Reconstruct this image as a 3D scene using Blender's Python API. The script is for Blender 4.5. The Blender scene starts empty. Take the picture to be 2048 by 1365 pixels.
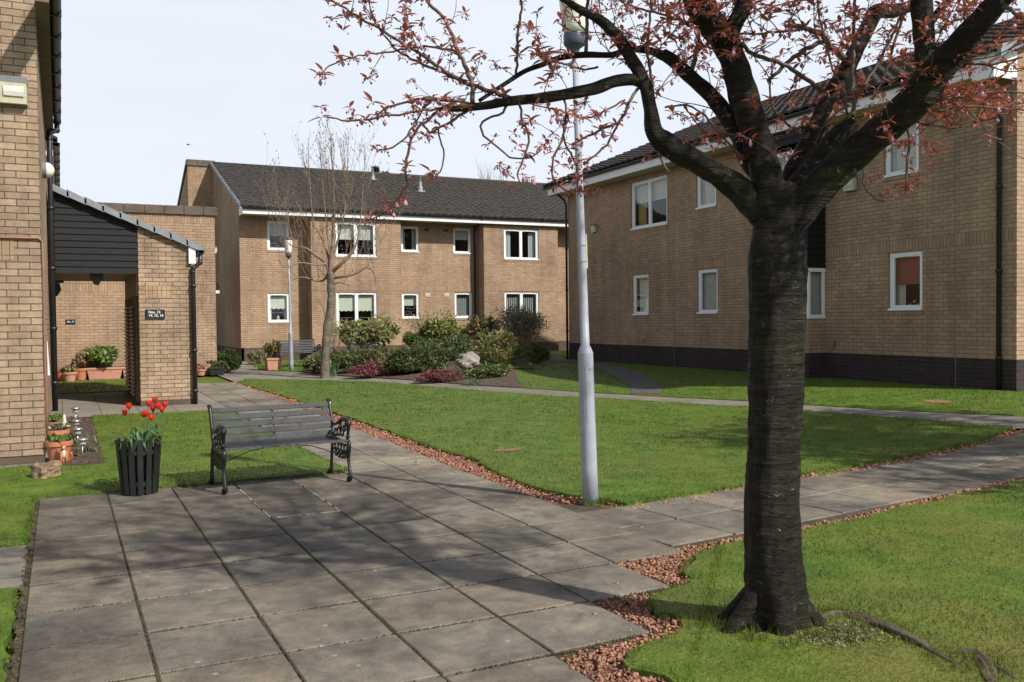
import bpy, math, random
import numpy as np
from mathutils import Vector, geometry
random.seed(7); rng = np.random.default_rng(7)
D = bpy.data; SC = bpy.context.scene; COL = SC.collection
PI = math.pi; rad = math.radians

# ------------------------------------------------------------------ camera frame
CAMP = np.array([0., 0., 1.6]); FPX = 1830.
def basis(yaw, pitch, roll):
    f = np.array([math.sin(yaw)*math.cos(pitch), math.cos(yaw)*math.cos(pitch), math.sin(pitch)])
    r = np.array([math.cos(yaw), -math.sin(yaw), 0.]); u = np.cross(r, f)
    c, s = math.cos(roll), math.sin(roll)
    return c*r + s*u, -s*r + c*u, f
CR, CU, CW = basis(rad(26.25), rad(-1.33), rad(-.6))
def at(px, py, depth):
    return CAMP + depth*(CW + CR*(px-1024)/FPX - CU*(py-682.5)/FPX)
def onY(px, py, Y):
    d = CW + CR*(px-1024)/FPX - CU*(py-682.5)/FPX
    return CAMP + d*(Y/d[1])

# ------------------------------------------------------------------ terrain
def sat(t): return np.clip(t, 0, 1)
def hgt(x, y):
    x = np.asarray(x, float); y = np.asarray(y, float)
    a = .25*sat((y-9)/24); s = sat((x-8)/6); s = s*s*(3-2*s)
    z = a + (.33-a)*s
    z = z + .24*np.exp(-(((x-9.6)/2.0)**2 + ((y-23.2)/2.3)**2)**1.3)
    z = z + .05*np.exp(-(((x-3.25)/.7)**2 + ((y-3.5)/.55)**2))
    return z
def H(x, y): return float(hgt(x, y))

# ------------------------------------------------------------------ object helpers
def setp(o, label=None, cat=None, group=None, kind=None):
    if label: o['label'] = label
    if cat: o['category'] = cat
    if group: o['group'] = group
    if kind: o['kind'] = kind
    return o
def empty(name, loc, rz=0, label=None, cat=None, group=None):
    o = D.objects.new(name, None); COL.objects.link(o)
    o.location = loc; o.rotation_euler = (0, 0, rz); o.empty_display_size = .2
    return setp(o, label, cat, group)
def copy_tree(o, parent=None):
    c = o.copy(); COL.objects.link(c)
    if parent is not None: c.parent = parent
    for ch in list(o.children): copy_tree(ch, c)
    return c
def mesh_obj(name, V, F, mat, parent=None, smooth=False, midx=None):
    me = D.meshes.new(name)
    if isinstance(V, np.ndarray) and isinstance(F, np.ndarray):
        n = len(F); k = F.shape[1]
        me.vertices.add(len(V)); me.vertices.foreach_set('co', V.astype(np.float32).ravel())
        me.loops.add(n*k); me.loops.foreach_set('vertex_index', F.astype(np.int32).ravel())
        me.polygons.add(n); me.polygons.foreach_set('loop_start', np.arange(0, n*k, k, dtype=np.int32))
        me.update(calc_edges=True)
    else:
        me.from_pydata([tuple(map(float, v)) for v in V], [], [tuple(map(int, f)) for f in F])
    mats = mat if isinstance(mat, (list, tuple)) else [mat]
    for m in mats: me.materials.append(m)
    if midx is not None: me.polygons.foreach_set('material_index', np.asarray(midx, np.int32))
    if smooth: me.polygons.foreach_set('use_smooth', np.ones(len(me.polygons), bool))
    me.update()
    o = D.objects.new(name, me); COL.objects.link(o)
    if parent is not None: o.parent = parent
    return o

def catmull(P, step):
    P = np.asarray(P, float)
    if len(P) < 3: Q = np.vstack([2*P[0]-P[1], P, 2*P[-1]-P[-2]])
    else: Q = np.vstack([2*P[0]-P[1], P, 2*P[-1]-P[-2]])
    out = []
    for i in range(1, len(Q)-2):
        L = np.linalg.norm((Q[i+1]-Q[i])[:3]); n = max(2, int(math.ceil(L/step)))
        for k in range(n):
            t = k/n
            out.append(.5*((2*Q[i]) + (-Q[i-1]+Q[i+1])*t + (2*Q[i-1]-5*Q[i]+4*Q[i+1]-Q[i+2])*t*t + (-Q[i-1]+3*Q[i]-3*Q[i+1]+Q[i+2])*t**3))
    out.append(Q[-2]); return np.array(out)

class MB:
    def __init__(s): s.v = []; s.f = []; s.m = []; s.cur = 0
    def add(s, V, F):
        b = len(s.v); s.v += [tuple(map(float, v)) for v in V]
        for f in F: s.f.append(tuple(b+int(i) for i in f)); s.m.append(s.cur)
    def box(s, x0, y0, z0, x1, y1, z1):
        s.add([(x0,y0,z0),(x1,y0,z0),(x1,y1,z0),(x0,y1,z0),(x0,y0,z1),(x1,y0,z1),(x1,y1,z1),(x0,y1,z1)],
              [(0,3,2,1),(4,5,6,7),(0,1,5,4),(1,2,6,5),(2,3,7,6),(3,0,4,7)])
    def bbox(s, x0, y0, z0, x1, y1, z1, b=.004):
        # box with chamfered vertical and top edges
        s.add([(x0+b,y0,z0),(x1-b,y0,z0),(x1,y0+b,z0),(x1,y1-b,z0),(x1-b,y1,z0),(x0+b,y1,z0),(x0,y1-b,z0),(x0,y0+b,z0),
               (x0+b,y0,z1-b),(x1-b,y0,z1-b),(x1,y0+b,z1-b),(x1,y1-b,z1-b),(x1-b,y1,z1-b),(x0+b,y1,z1-b),(x0,y1-b,z1-b),(x0,y0+b,z1-b),
               (x0+b,y0+b,z1),(x1-b,y0+b,z1),(x1-b,y1-b,z1),(x0+b,y1-b,z1)],
              [tuple(range(7,-1,-1))]+[(i,(i+1)%8,(i+1)%8+8,i+8) for i in range(8)]+
              [(8,9,17,16),(9,10,17),(10,11,18,17),(11,12,18),(12,13,19,18),(13,14,19),(14,15,16,19),(15,8,16)])
    def quad(s, a, b, c, d): s.add([a,b,c,d], [(0,1,2,3)])
    def poly(s, P): s.add(P, [tuple(range(len(P)))])
    def prism(s, P, axis, a, b):
        # polygon P (list of 2-tuples) extruded along axis ('x','y','z') from a to b
        def mk(p, t):
            return {'x':(t,p[0],p[1]), 'y':(p[0],t,p[1]), 'z':(p[0],p[1],t)}[axis]
        n = len(P); V = [mk(p,a) for p in P]+[mk(p,b) for p in P]
        s.add(V, [tuple(range(n-1,-1,-1)), tuple(range(n,2*n))]+[(i,(i+1)%n,(i+1)%n+n,i+n) for i in range(n)])
    def tube(s, P, R, n=8, cap=True, wob=None):
        P = np.asarray(P, float); m = len(P)
        R = np.broadcast_to(np.asarray(R, float), (m,)) if np.ndim(R) < 2 else R
        T = np.gradient(P, axis=0); T /= np.linalg.norm(T, axis=1)[:, None]+1e-9
        a = np.array([0,0,1.]) if abs(T[0][2]) < .9 else np.array([1.,0,0])
        U = np.cross(T[0], a); U /= np.linalg.norm(U); V = []
        for i in range(m):
            U = U - T[i]*(U@T[i]); U /= np.linalg.norm(U)+1e-9; W = np.cross(T[i], U)
            for k in range(n):
                th = 2*PI*k/n; r = R[i] if wob is None else R[i]*wob(i, th)
                V.append(P[i]+r*(math.cos(th)*U+math.sin(th)*W))
        F = []
        for i in range(m-1):
            for k in range(n):
                k2 = (k+1)%n; F.append((i*n+k, i*n+k2, (i+1)*n+k2, (i+1)*n+k))
        if cap: F += [tuple(range(n-1,-1,-1)), tuple((m-1)*n+k for k in range(n))]
        s.add(V, F)
    def lathe(s, prof, c=(0,0,0), n=20, cap=True):
        V = []; F = []
        for r, z in prof:
            for k in range(n): V.append((c[0]+r*math.cos(2*PI*k/n), c[1]+r*math.sin(2*PI*k/n), c[2]+z))
        for i in range(len(prof)-1):
            for k in range(n):
                k2 = (k+1)%n; F.append((i*n+k, i*n+k2, (i+1)*n+k2, (i+1)*n+k))
        if cap: F += [tuple(range(n-1,-1,-1)), tuple((len(prof)-1)*n+k for k in range(n))]
        s.add(V, F)
    def ball(s, c, r, n=10, m=6, sc=(1,1,1)):
        V = []; F = []
        for i in range(m+1):
            ph = PI*i/m - PI/2
            for k in range(n): V.append((c[0]+r*sc[0]*math.cos(ph)*math.cos(2*PI*k/n), c[1]+r*sc[1]*math.cos(ph)*math.sin(2*PI*k/n), c[2]+r*sc[2]*math.sin(ph)))
        for i in range(m):
            for k in range(n): F.append((i*n+k, i*n+(k+1)%n, (i+1)*n+(k+1)%n, (i+1)*n+k))
        s.add(V, F)
    def build(s, name, mat, parent=None, smooth=False, **kw):
        return mesh_obj(name, s.v, s.f, mat, parent, smooth, s.m if isinstance(mat, (list, tuple)) else None)

# ------------------------------------------------------------------ materials
class NT:
    def __init__(s, name):
        s.mat = D.materials.new(name); s.mat.use_nodes = True; s.t = s.mat.node_tree; s.n = s.t.nodes; s.l = s.t.links
        s.b = s.n['Principled BSDF']; s.out = s.n['Material Output']
    def N(s, typ, **kw):
        nd = s.n.new(typ)
        for k, v in kw.items():
            if k in nd.inputs.keys() if isinstance(k, str) else False: nd.inputs[k].default_value = v
            else: setattr(nd, k, v)
        return nd
    def L(s, a, b): s.l.new(a, b)
    def noise(s, scale, detail=4, rough=.6, vec=None, dist=0):
        nd = s.n.new('ShaderNodeTexNoise'); nd.inputs['Scale'].default_value = scale
        nd.inputs['Detail'].default_value = detail; nd.inputs['Roughness'].default_value = rough; nd.inputs['Distortion'].default_value = dist
        if vec is not None: s.L(vec, nd.inputs['Vector'])
        return nd
    def ramp(s, fac, stops):
        nd = s.n.new('ShaderNodeValToRGB'); e = nd.color_ramp.elements
        e[0].position, e[0].color = stops[0][0], (*stops[0][1], 1)
        e[1].position, e[1].color = stops[-1][0], (*stops[-1][1], 1)
        for p, c in stops[1:-1]:
            x = e.new(p); x.color = (*c, 1)
        s.L(fac, nd.inputs['Fac']); return nd
    def mix(s, fac, a, b, mode='MIX'):
        nd = s.n.new('ShaderNodeMix'); nd.data_type = 'RGBA'; nd.blend_type = mode
        for v, i in ((fac, 0), (a, 6), (b, 7)):
            if hasattr(v, 'links'): s.L(v, nd.inputs[i])
            elif i == 0: nd.inputs[0].default_value = v
            else: nd.inputs[i].default_value = (*v, 1)
        return nd.outputs[2]
    def math(s, op, a, b=None, c=None):
        nd = s.n.new('ShaderNodeMath'); nd.operation = op
        for i, v in enumerate((a, b, c)):
            if v is None: continue
            if hasattr(v, 'links'): s.L(v, nd.inputs[i])
            else: nd.inputs[i].default_value = v
        return nd.outputs[0]
    def coord(s, kind='Object', scale=None, rot=None):
        tc = s.n.new('ShaderNodeTexCoord'); o = tc.outputs[kind]
        if scale is not None or rot is not None:
            mp = s.n.new('ShaderNodeMapping')
            if scale is not None: mp.inputs['Scale'].default_value = scale
            if rot is not None: mp.inputs['Rotation'].default_value = rot
            s.L(o, mp.inputs['Vector']); o = mp.outputs[0]
        return o
    def bump(s, h, strength=.3, dist=.01, prev=None):
        nd = s.n.new('ShaderNodeBump'); nd.inputs['Strength'].default_value = strength; nd.inputs['Distance'].default_value = dist
        s.L(h, nd.inputs['Height'])
        if prev is not None: s.L(prev, nd.inputs['Normal'])
        s.L(nd.outputs[0], s.b.inputs['Normal']); return nd.outputs[0]
    def col(s, c):
        if hasattr(c, 'links'): s.L(c, s.b.inputs['Base Color'])
        else: s.b.inputs['Base Color'].default_value = (*c, 1)
    def set(s, **kw):
        for k, v in kw.items(): s.b.inputs[k.replace('_', ' ')].default_value = v
        return s

def simple(name, c, rough=.6, metal=0, var=.15, nscale=8, bumpS=0, spec=.5, coat=0):
    m = NT(name); co = m.coord()
    n = m.noise(nscale, 5, .65, co)
    lo = tuple(x*(1-var) for x in c); hi = tuple(min(1, x*(1+var)) for x in c)
    r = m.ramp(n.outputs['Fac'], [(.3, lo), (.7, hi)]); m.col(r.outputs[0])
    m.set(Roughness=rough, Metallic=metal); m.b.inputs['Specular IOR Level'].default_value = spec
    if coat: m.b.inputs['Coat Weight'].default_value = coat
    if bumpS:
        n2 = m.noise(nscale*6, 5, .7, co); m.bump(n2.outputs['Fac'], bumpS, .01)
    return m.mat

def brick_mat(name, c1, c2, mortar, rh=.075, bw=.225, mw=.0055, soldier=False, rough_face=.5, stain=.25, bumpd=.006):
    m = NT(name); tc = m.n.new('ShaderNodeTexCoord')
    sp = m.n.new('ShaderNodeSeparateXYZ'); m.L(tc.outputs['Object'], sp.inputs[0])
    ns = m.n.new('ShaderNodeSeparateXYZ'); m.L(tc.outputs['Normal'], ns.inputs[0])
    ax = m.math('GREATER_THAN', m.math('ABSOLUTE', ns.outputs[0]), .6)
    u = m.math('ADD', m.math('MULTIPLY', sp.outputs[0], m.math('SUBTRACT', 1, ax)), m.math('MULTIPLY', sp.outputs[1], ax))
    cb = m.n.new('ShaderNodeCombineXYZ')
    if soldier: m.L(sp.outputs[2], cb.inputs[0]); m.L(u, cb.inputs[1])
    else: m.L(u, cb.inputs[0]); m.L(sp.outputs[2], cb.inputs[1])
    br = m.n.new('ShaderNodeTexBrick'); br.offset = 0 if soldier else .5; br.squash = 1
    m.L(cb.outputs[0], br.inputs['Vector'])
    br.inputs['Scale'].default_value = 1; br.inputs['Brick Width'].default_value = bw; br.inputs['Row Height'].default_value = rh
    br.inputs['Mortar Size'].default_value = mw; br.inputs['Mortar Smooth'].default_value = .15
    br.inputs['Color1'].default_value = (*c1, 1); br.inputs['Color2'].default_value = (*c2, 1); br.inputs['Mortar'].default_value = (*mortar, 1)
    n1 = m.noise(9, 5, .7, tc.outputs['Object']); n2 = m.noise(.55, 4, .6, tc.outputs['Object'])
    mp = m.n.new('ShaderNodeMapping'); mp.inputs['Scale'].default_value = (1, 1, 5); m.L(tc.outputs['Object'], mp.inputs['Vector'])
    n3 = m.noise(22, 4, .65, mp.outputs[0], 1.2)
    f = m.ramp(n1.outputs['Fac'], [(.3, (1-.5*stain,)*3), (.7, (1+.35*stain,)*3)])
    f2 = m.ramp(n2.outputs['Fac'], [(.3, (1-stain,1-stain,1-.9*stain)), (.65, (1.05,)*3)])
    f3 = m.ramp(n3.outputs['Fac'], [(.35, (.82,.8,.78)), (.6, (1.08,)*3)])
    c = m.mix(1, br.outputs['Color'], f.outputs[0], 'MULTIPLY'); c = m.mix(1, c, f2.outputs[0], 'MULTIPLY'); c = m.mix(.45*rough_face+.1, c, f3.outputs[0], 'MULTIPLY')
    mq = m.n.new('ShaderNodeMapping'); mq.inputs['Scale'].default_value = (2.2, 2.2, .25); m.L(tc.outputs['Object'], mq.inputs['Vector']); n4 = m.noise(1.6, 5, .65, mq.outputs[0])
    f4 = m.ramp(n4.outputs['Fac'], [(.34, (.80,.79,.76)), (.56, (1.02,1.02,1.02))]); c = m.mix(.8, c, f4.outputs[0], 'MULTIPLY')
    m.col(c); m.set(Roughness=.9); m.b.inputs['Specular IOR Level'].default_value = .25
    hh = m.math('SUBTRACT', m.math('MULTIPLY', n3.outputs['Fac'], rough_face), m.math('MULTIPLY', br.outputs['Fac'], 1.0))
    m.bump(hh, .9, bumpd)
    return m.mat

def slab_tex(name, w, h, c1, c2, mort, rot=0):
    m = NT(name); co = m.coord('Object', rot=(0, 0, rot))
    br = m.n.new('ShaderNodeTexBrick'); br.offset = 0; m.L(co, br.inputs['Vector'])
    for k, v in (('Scale', 1), ('Brick Width', w), ('Row Height', h), ('Mortar Size', .01), ('Mortar Smooth', .3)): br.inputs[k].default_value = v
    br.inputs['Color1'].default_value = (*c1, 1); br.inputs['Color2'].default_value = (*c2, 1); br.inputs['Mortar'].default_value = (*mort, 1)
    n = m.noise(1.3, 6, .7, co); n2 = m.noise(60, 4, .7, co)
    r = m.ramp(n.outputs['Fac'], [(.3, (.78,)*3), (.7, (1.12,)*3)]); r2 = m.ramp(n2.outputs['Fac'], [(.3, (.85,)*3), (.7, (1.1,)*3)])
    c = m.mix(1, m.mix(1, br.outputs['Color'], r.outputs[0], 'MULTIPLY'), r2.outputs[0], 'MULTIPLY')
    m.col(c); m.set(Roughness=.85); m.bump(m.math('SUBTRACT', n2.outputs['Fac'], br.outputs['Fac']), .5, .004)
    return m.mat

M = {}
M['brick'] = brick_mat('buff_brick', (.455,.312,.205), (.36,.246,.16), (.21,.165,.122))
M['brick_near'] = brick_mat('buff_brick_rustic', (.545,.40,.272), (.415,.30,.20), (.13,.105,.08), rh=.0785, bw=.235, rough_face=1.0, stain=.42, bumpd=.012)
M['soldier_near'] = brick_mat('buff_brick_rustic_soldier', (.53,.37,.23), (.43,.29,.18), (.20,.17,.135), rh=.0785, bw=.235, rough_face=1.0, soldier=True, bumpd=.012)
M['soldier'] = brick_mat('buff_soldier_course', (.44,.30,.195), (.345,.235,.15), (.21,.165,.122), rh=.075, bw=.225, soldier=True)
M['plinth'] = brick_mat('dark_engineering_brick', (.052,.040,.040), (.036,.029,.030), (.10,.062,.058), stain=.2)
M['plinth_buff'] = brick_mat('brown_brick_base', (.14,.095,.07), (.10,.075,.06), (.13,.10,.08))
M['white'] = simple('white_upvc', (.80,.81,.82), .35, var=.03)
M['whitewood'] = simple('white_fascia_board', (.74,.75,.76), .5, var=.06, nscale=3)
M['soffit'] = simple('cream_soffit', (.46,.41,.30), .7, var=.1)
M['black'] = simple('black_plastic', (.016,.015,.018), .4, var=.2)
M['blackwood'] = simple('black_stained_boards', (.011,.012,.014), .65, var=.35, nscale=14, bumpS=.25, spec=.25)
M['coping'] = simple('brown_coping', (.105,.082,.062), .85, var=.3, nscale=4, bumpS=.4)
M['tile'] = simple('dark_roof_tile', (.060,.053,.047), .85, var=.55, nscale=7, bumpS=.6, spec=.25)
M['tilegrey'] = simple('grey_verge_tile', (.20,.22,.25), .6, var=.25, nscale=5)
M['lead'] = simple('grey_metal_flue', (.34,.35,.37), .5, var=.1)
M['timber'] = simple('weathered_olive_timber', (.135,.105,.065), .8, var=.25, nscale=6, bumpS=.2)
M['ceil'] = simple('varnished_pine_boards', (.30,.215,.13), .6, var=.15, nscale=5)
M['terracotta'] = simple('terracotta', (.46,.165,.085), .8, var=.2, nscale=9, bumpS=.15)
M['terracotta_pale'] = simple('pale_terracotta', (.50,.25,.17), .85, var=.15, nscale=9, bumpS=.15)
M['soil'] = simple('dark_soil', (.085,.058,.042), .95, var=.5, nscale=12, bumpS=1)
M['joint'] = simple('mossy_joint', (.060,.046,.022), .95, var=.6, nscale=6, bumpS=.8)
M['mortarwhite'] = simple('pale_mortar', (.30,.285,.26), .9, var=.35, nscale=30)
M['iron'] = simple('black_painted_cast_iron', (.012,.011,.012), .38, var=.3, nscale=30, bumpS=.12, coat=.1)
M['slat'] = simple('black_painted_slat', (.040,.043,.050), .62, var=.35, nscale=18, bumpS=.15, spec=.3)
M['slatworn'] = simple('worn_black_slat', (.085,.083,.08), .7, var=.7, nscale=26, bumpS=.2)
M['planter'] = simple('black_planter_slat', (.013,.014,.014), .55, var=.45, nscale=14, bumpS=.3)
M['steel'] = simple('brushed_steel', (.42,.41,.38), .4, metal=.8, var=.1)
M['lamppost'] = simple('grey_painted_post', (.33,.355,.405), .5, var=.12, nscale=7, bumpS=.05)
M['collar'] = simple('slate_blue_collar', (.055,.075,.105), .4, var=.15)
M['diffuser'] = simple('opal_lamp_diffuser', (.78,.76,.70), .3, var=.05)
M['lampbeige'] = simple('aged_plastic_lens', (.55,.50,.36), .35, var=.2, nscale=12)
M['lampgrey'] = simple('grey_lamp_case', (.16,.17,.18), .5, var=.15)
M['copper'] = simple('reddish_brown_cable', (.26,.115,.085), .5, var=.2)
M['curtain'] = simple('pale_curtain', (.60,.60,.56), .9, var=.06)
M['blind'] = simple('cream_roller_blind', (.58,.62,.50), .85, var=.05)
M['lace'] = simple('grey_net_curtain', (.42,.45,.46), .9, var=.35, nscale=34)
M['vblind'] = simple('grey_vertical_blind', (.30,.33,.33), .8, var=.08)
M['redblind'] = simple('red_blind', (.30,.065,.045), .8, var=.08)
M['ochre'] = simple('ochre_curtain', (.42,.27,.06), .9, var=.12)
M['cord'] = simple('dark_ornament', (.05,.045,.045), .6)
M['rock'] = simple('pale_boulder', (.28,.245,.21), .9, var=.3, nscale=6, bumpS=.7)
M['stump'] = simple('rotten_wood', (.24,.165,.10), .9, var=.5, nscale=20, bumpS=1)
M['fox'] = simple('painted_orange_ornament', (.38,.13,.05), .6, var=.2, nscale=40)
M['figwhite'] = simple('painted_white_ornament', (.55,.50,.45), .6, var=.2, nscale=40)
M['cloth'] = simple('white_cloth', (.72,.72,.72), .8, var=.05)
M['signface'] = simple('black_sign_plate', (.017,.018,.02), .4)
M['letter'] = simple('white_lettering', (.75,.75,.75), .5, var=.02)
M['roomdark'] = simple('room_interior', (.05,.045,.04), .9)

def glass():
    m = NT('window_glass'); n = m.n
    tr = n.new('ShaderNodeBsdfTransparent'); tr.inputs[0].default_value = (.86,.89,.88,1)
    gl = n.new('ShaderNodeBsdfGlossy'); gl.inputs['Roughness'].default_value = .02
    co = m.coord(); nz = m.noise(1.7, 2, .5, co)
    bp = n.new('ShaderNodeBump'); bp.inputs['Strength'].default_value = .12; bp.inputs['Distance'].default_value = .02; m.L(nz.outputs['Fac'], bp.inputs['Height']); m.L(bp.outputs[0], gl.inputs['Normal'])
    fr = n.new('ShaderNodeFresnel'); ge = n.new('ShaderNodeNewGeometry')
    m.L(m.math('ADD', 1.75, m.math('MULTIPLY', ge.outputs['Backfacing'], 1/1.75-1.75)), fr.inputs['IOR'])
    mx = n.new('ShaderNodeMixShader'); m.L(fr.outputs[0], mx.inputs[0]); m.L(tr.outputs[0], mx.inputs[1]); m.L(gl.outputs[0], mx.inputs[2])
    m.L(mx.outputs[0], m.out.inputs['Surface']); return m.mat
M['glass'] = glass()

def grass_mat(name, blade, dry=.25):
    m = NT(name); g = m.n.new('ShaderNodeNewGeometry'); p = g.outputs['Position']
    n1 = m.noise(.55, 4, .6, p); n2 = m.noise(3.2, 5, .7, p); n3 = m.noise(130 if blade else 40, 2, .7, p)
    a = m.ramp(n2.outputs['Fac'], [(.28, (.046,.086,.010)), (.5, (.080,.137,.015)), (.72, (.142,.188,.027))])
    b = m.ramp(n1.outputs['Fac'], [(.45-.1*dry, (0,0,0)), (.75-.1*dry, (1,1,1))])
    c = m.mix(m.math('MULTIPLY', b.outputs[0], dry*1.6), a.outputs[0], (.145,.130,.032))
    v = m.ramp(n3.outputs['Fac'], [(.3, (.75,.78,.72)), (.7, (1.2,1.2,1.15))])
    c = m.mix(1, c, v.outputs[0], 'MULTIPLY'); m.col(c)
    m.set(Roughness=.65); m.b.inputs['Specular IOR Level'].default_value = .25
    if not blade: m.bump(n3.outputs['Fac'], .6, .02)
    if blade:
        tl = m.n.new('ShaderNodeBsdfTranslucent'); m.L(c, tl.inputs[0]); mx = m.n.new('ShaderNodeMixShader'); mx.inputs[0].default_value = .25
        m.L(m.b.outputs[0], mx.inputs[1]); m.L(tl.outputs[0], mx.inputs[2]); m.L(mx.outputs[0], m.out.inputs['Surface'])
    return m.mat
M['grass'] = grass_mat('lawn_turf', False); M['blade'] = grass_mat('grass_blades', True)
M['grass_dry'] = grass_mat('lawn_turf_mossy', False, .55); M['blade_dry'] = grass_mat('grass_blades_mossy', True, .55)

def slab_mat(name, base, dark, spots=True):
    m = NT(name); co = m.coord(); at_ = m.n.new('ShaderNodeAttribute'); at_.attribute_name = 'tone'
    n = m.noise(1.1, 6, .68, co, .4); n2 = m.noise(90, 4, .75, co); n3 = m.noise(7, 6, .7, co, .8)
    r = m.ramp(n.outputs['Fac'], [(.36, dark), (.62, base)])
    r3 = m.ramp(n3.outputs['Fac'], [(.3, (.62,.63,.66)), (.65, (1.16,1.13,1.08))])
    r2 = m.ramp(n2.outputs['Fac'], [(.3, (.68,)*3), (.72, (1.25,)*3)])
    c = m.mix(1, r.outputs[0], r3.outputs[0], 'MULTIPLY'); c = m.mix(1, c, r2.outputs[0], 'MULTIPLY'); c = m.mix(1, c, at_.outputs['Color'], 'MULTIPLY')
    vo = m.n.new('ShaderNodeTexVoronoi'); vo.inputs['Scale'].default_value = 5.5; m.L(co, vo.inputs['Vector'])
    n5 = m.noise(30, 2, .5, co)
    dd = m.math('ADD', vo.outputs['Distance'], m.math('MULTIPLY', n5.outputs['Fac'], .14))
    sp = m.ramp(dd, [(.13, (1,1,1)), (.155, (0,0,0))])
    wn = m.noise(1.9, 2, .5, co); gate = m.ramp(wn.outputs['Fac'], [(.47, (0,0,0)), (.55, (1,1,1))])
    c = m.mix(m.math('MULTIPLY', m.math('MULTIPLY', sp.outputs[0], gate.outputs[0]), .5), c, (.40,.39,.36))
    m.col(c); m.set(Roughness=.78); m.b.inputs['Specular IOR Level'].default_value = .35
    m.bump(n2.outputs['Fac'], .35, .004); return m.mat
M['slab'] = slab_mat('concrete_paving_slab', (.250,.219,.170), (.104,.093,.078))
M['slabfar'] = slab_tex('concrete_path_slabs', .6, .6, (.235,.205,.17), (.19,.168,.14), (.09,.085,.05))
M['slabfar2'] = slab_tex('dark_path_slabs', .45, .45, (.105,.095,.085), (.085,.078,.072), (.05,.055,.03), .4)

def bark_mat(name, c1, c2, lich=(.30,.34,.28), moss=(.07,.075,.02), band=9, mossy=.5, zs=3.5, bandmix=.3):
    m = NT(name); co = m.coord(); mp = m.n.new('ShaderNodeMapping'); mp.inputs['Scale'].default_value = (1, 1, zs); m.L(co, mp.inputs['Vector'])
    n = m.noise(band, 6, .7, mp.outputs[0], 1.0); n2 = m.noise(2.6, 4, .6, co); n3 = m.noise(26, 4, .7, co)
    r = m.ramp(n.outputs['Fac'], [(.32, c1), (.68, c2)])
    gm = m.ramp(n2.outputs['Fac'], [(.5, (0,0,0)), (.7, (1,1,1))])
    c = m.mix(m.math('MULTIPLY', gm.outputs[0], mossy), r.outputs[0], moss)
    vo = m.noise(7, 5, .75, co); lg = m.ramp(m.math('MULTIPLY', vo.outputs['Fac'], n3.outputs['Fac']), [(.355, (0,0,0)), (.40, (1,1,1))])
    c = m.mix(m.math('MULTIPLY', lg.outputs[0], .7), c, lich)
    mz = m.n.new('ShaderNodeMapping'); mz.inputs['Scale'].default_value = (1.6, 1.6, 17); m.L(co, mz.inputs['Vector']); nb = m.noise(2.2, 5, .62, mz.outputs[0], .8)
    rb = m.ramp(nb.outputs['Fac'], [(.36, (.35,.35,.35)), (.5, (.95,.95,.95)), (.62, (1.5,1.45,1.4))]); c = m.mix(bandmix, c, rb.outputs[0], 'MULTIPLY')
    fl = m.noise(55, 2, .5, co); fr_ = m.ramp(fl.outputs['Fac'], [(.70, (0,0,0)), (.74, (1,1,1))]); c = m.mix(m.math('MULTIPLY', fr_.outputs[0], .45), c, lich)
    m.col(c); m.set(Roughness=.6); m.b.inputs['Specular IOR Level'].default_value = .25
    b0 = m.bump(nb.outputs['Fac'], bandmix, .05)
    a = m.bump(n.outputs['Fac'], 1, .03, b0); m.bump(n3.outputs['Fac'], .5, .006, a); return m.mat
M['bark'] = bark_mat('cherry_bark', (.004,.0035,.0025), (.033,.025,.016), lich=(.22,.25,.19), moss=(.030,.031,.007), band=6.5, mossy=.75, zs=4, bandmix=.9)
M['root'] = bark_mat('cherry_root_bark', (.04,.030,.022), (.15,.115,.085), band=8, mossy=.6, zs=1)
M['twig'] = simple('cherry_twig', (.085,.055,.042), .6, var=.3, nscale=20)
M['bark2'] = bark_mat('grey_birch_bark', (.09,.075,.058), (.21,.18,.14), moss=(.12,.13,.05), band=6, mossy=.3, zs=2)
M['twig2'] = simple('pale_brown_twig', (.20,.145,.105), .7, var=.25)

def leaf_mat(name, c, var=.35, trans=.3, scale=14):
    m = NT(name); g = m.n.new('ShaderNodeNewGeometry'); n = m.noise(scale, 3, .7, g.outputs['Position'])
    lo = tuple(x*(1-var) for x in c); hi = tuple(x*(1+var) for x in c)
    r = m.ramp(n.outputs['Fac'], [(.3, lo), (.7, hi)]); m.col(r.outputs[0]); m.set(Roughness=.5)
    m.b.inputs['Specular IOR Level'].default_value = .4
    tl = m.n.new('ShaderNodeBsdfTranslucent'); m.L(r.outputs[0], tl.inputs[0]); mx = m.n.new('ShaderNodeMixShader'); mx.inputs[0].default_value = trans
    m.L(m.b.outputs[0], mx.inputs[1]); m.L(tl.outputs[0], mx.inputs[2]); m.L(mx.outputs[0], m.out.inputs['Surface']); return m.mat
for k, c in dict(cherryleaf=(.46,.15,.095), bud=(.50,.19,.21), blossom=(.66,.34,.46), green=(.11,.155,.045), dgreen=(.068,.096,.036), ygreen=(.31,.31,.085), pale=(.31,.30,.17),
                 olive=(.185,.18,.07), heather=(.20,.042,.055), bronze=(.33,.17,.085), brownleaf=(.31,.25,.17), brightgreen=(.12,.20,.04), orange=(.32,.13,.035),
                 tulipleaf=(.10,.20,.075), tulip=(.72,.035,.012), catkin=(.26,.22,.13), conifer=(.02,.045,.02), pinkflower=(.55,.12,.14), whiteflower=(.6,.55,.6)).items():
    M[k] = leaf_mat('leaf_'+k, c)
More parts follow.
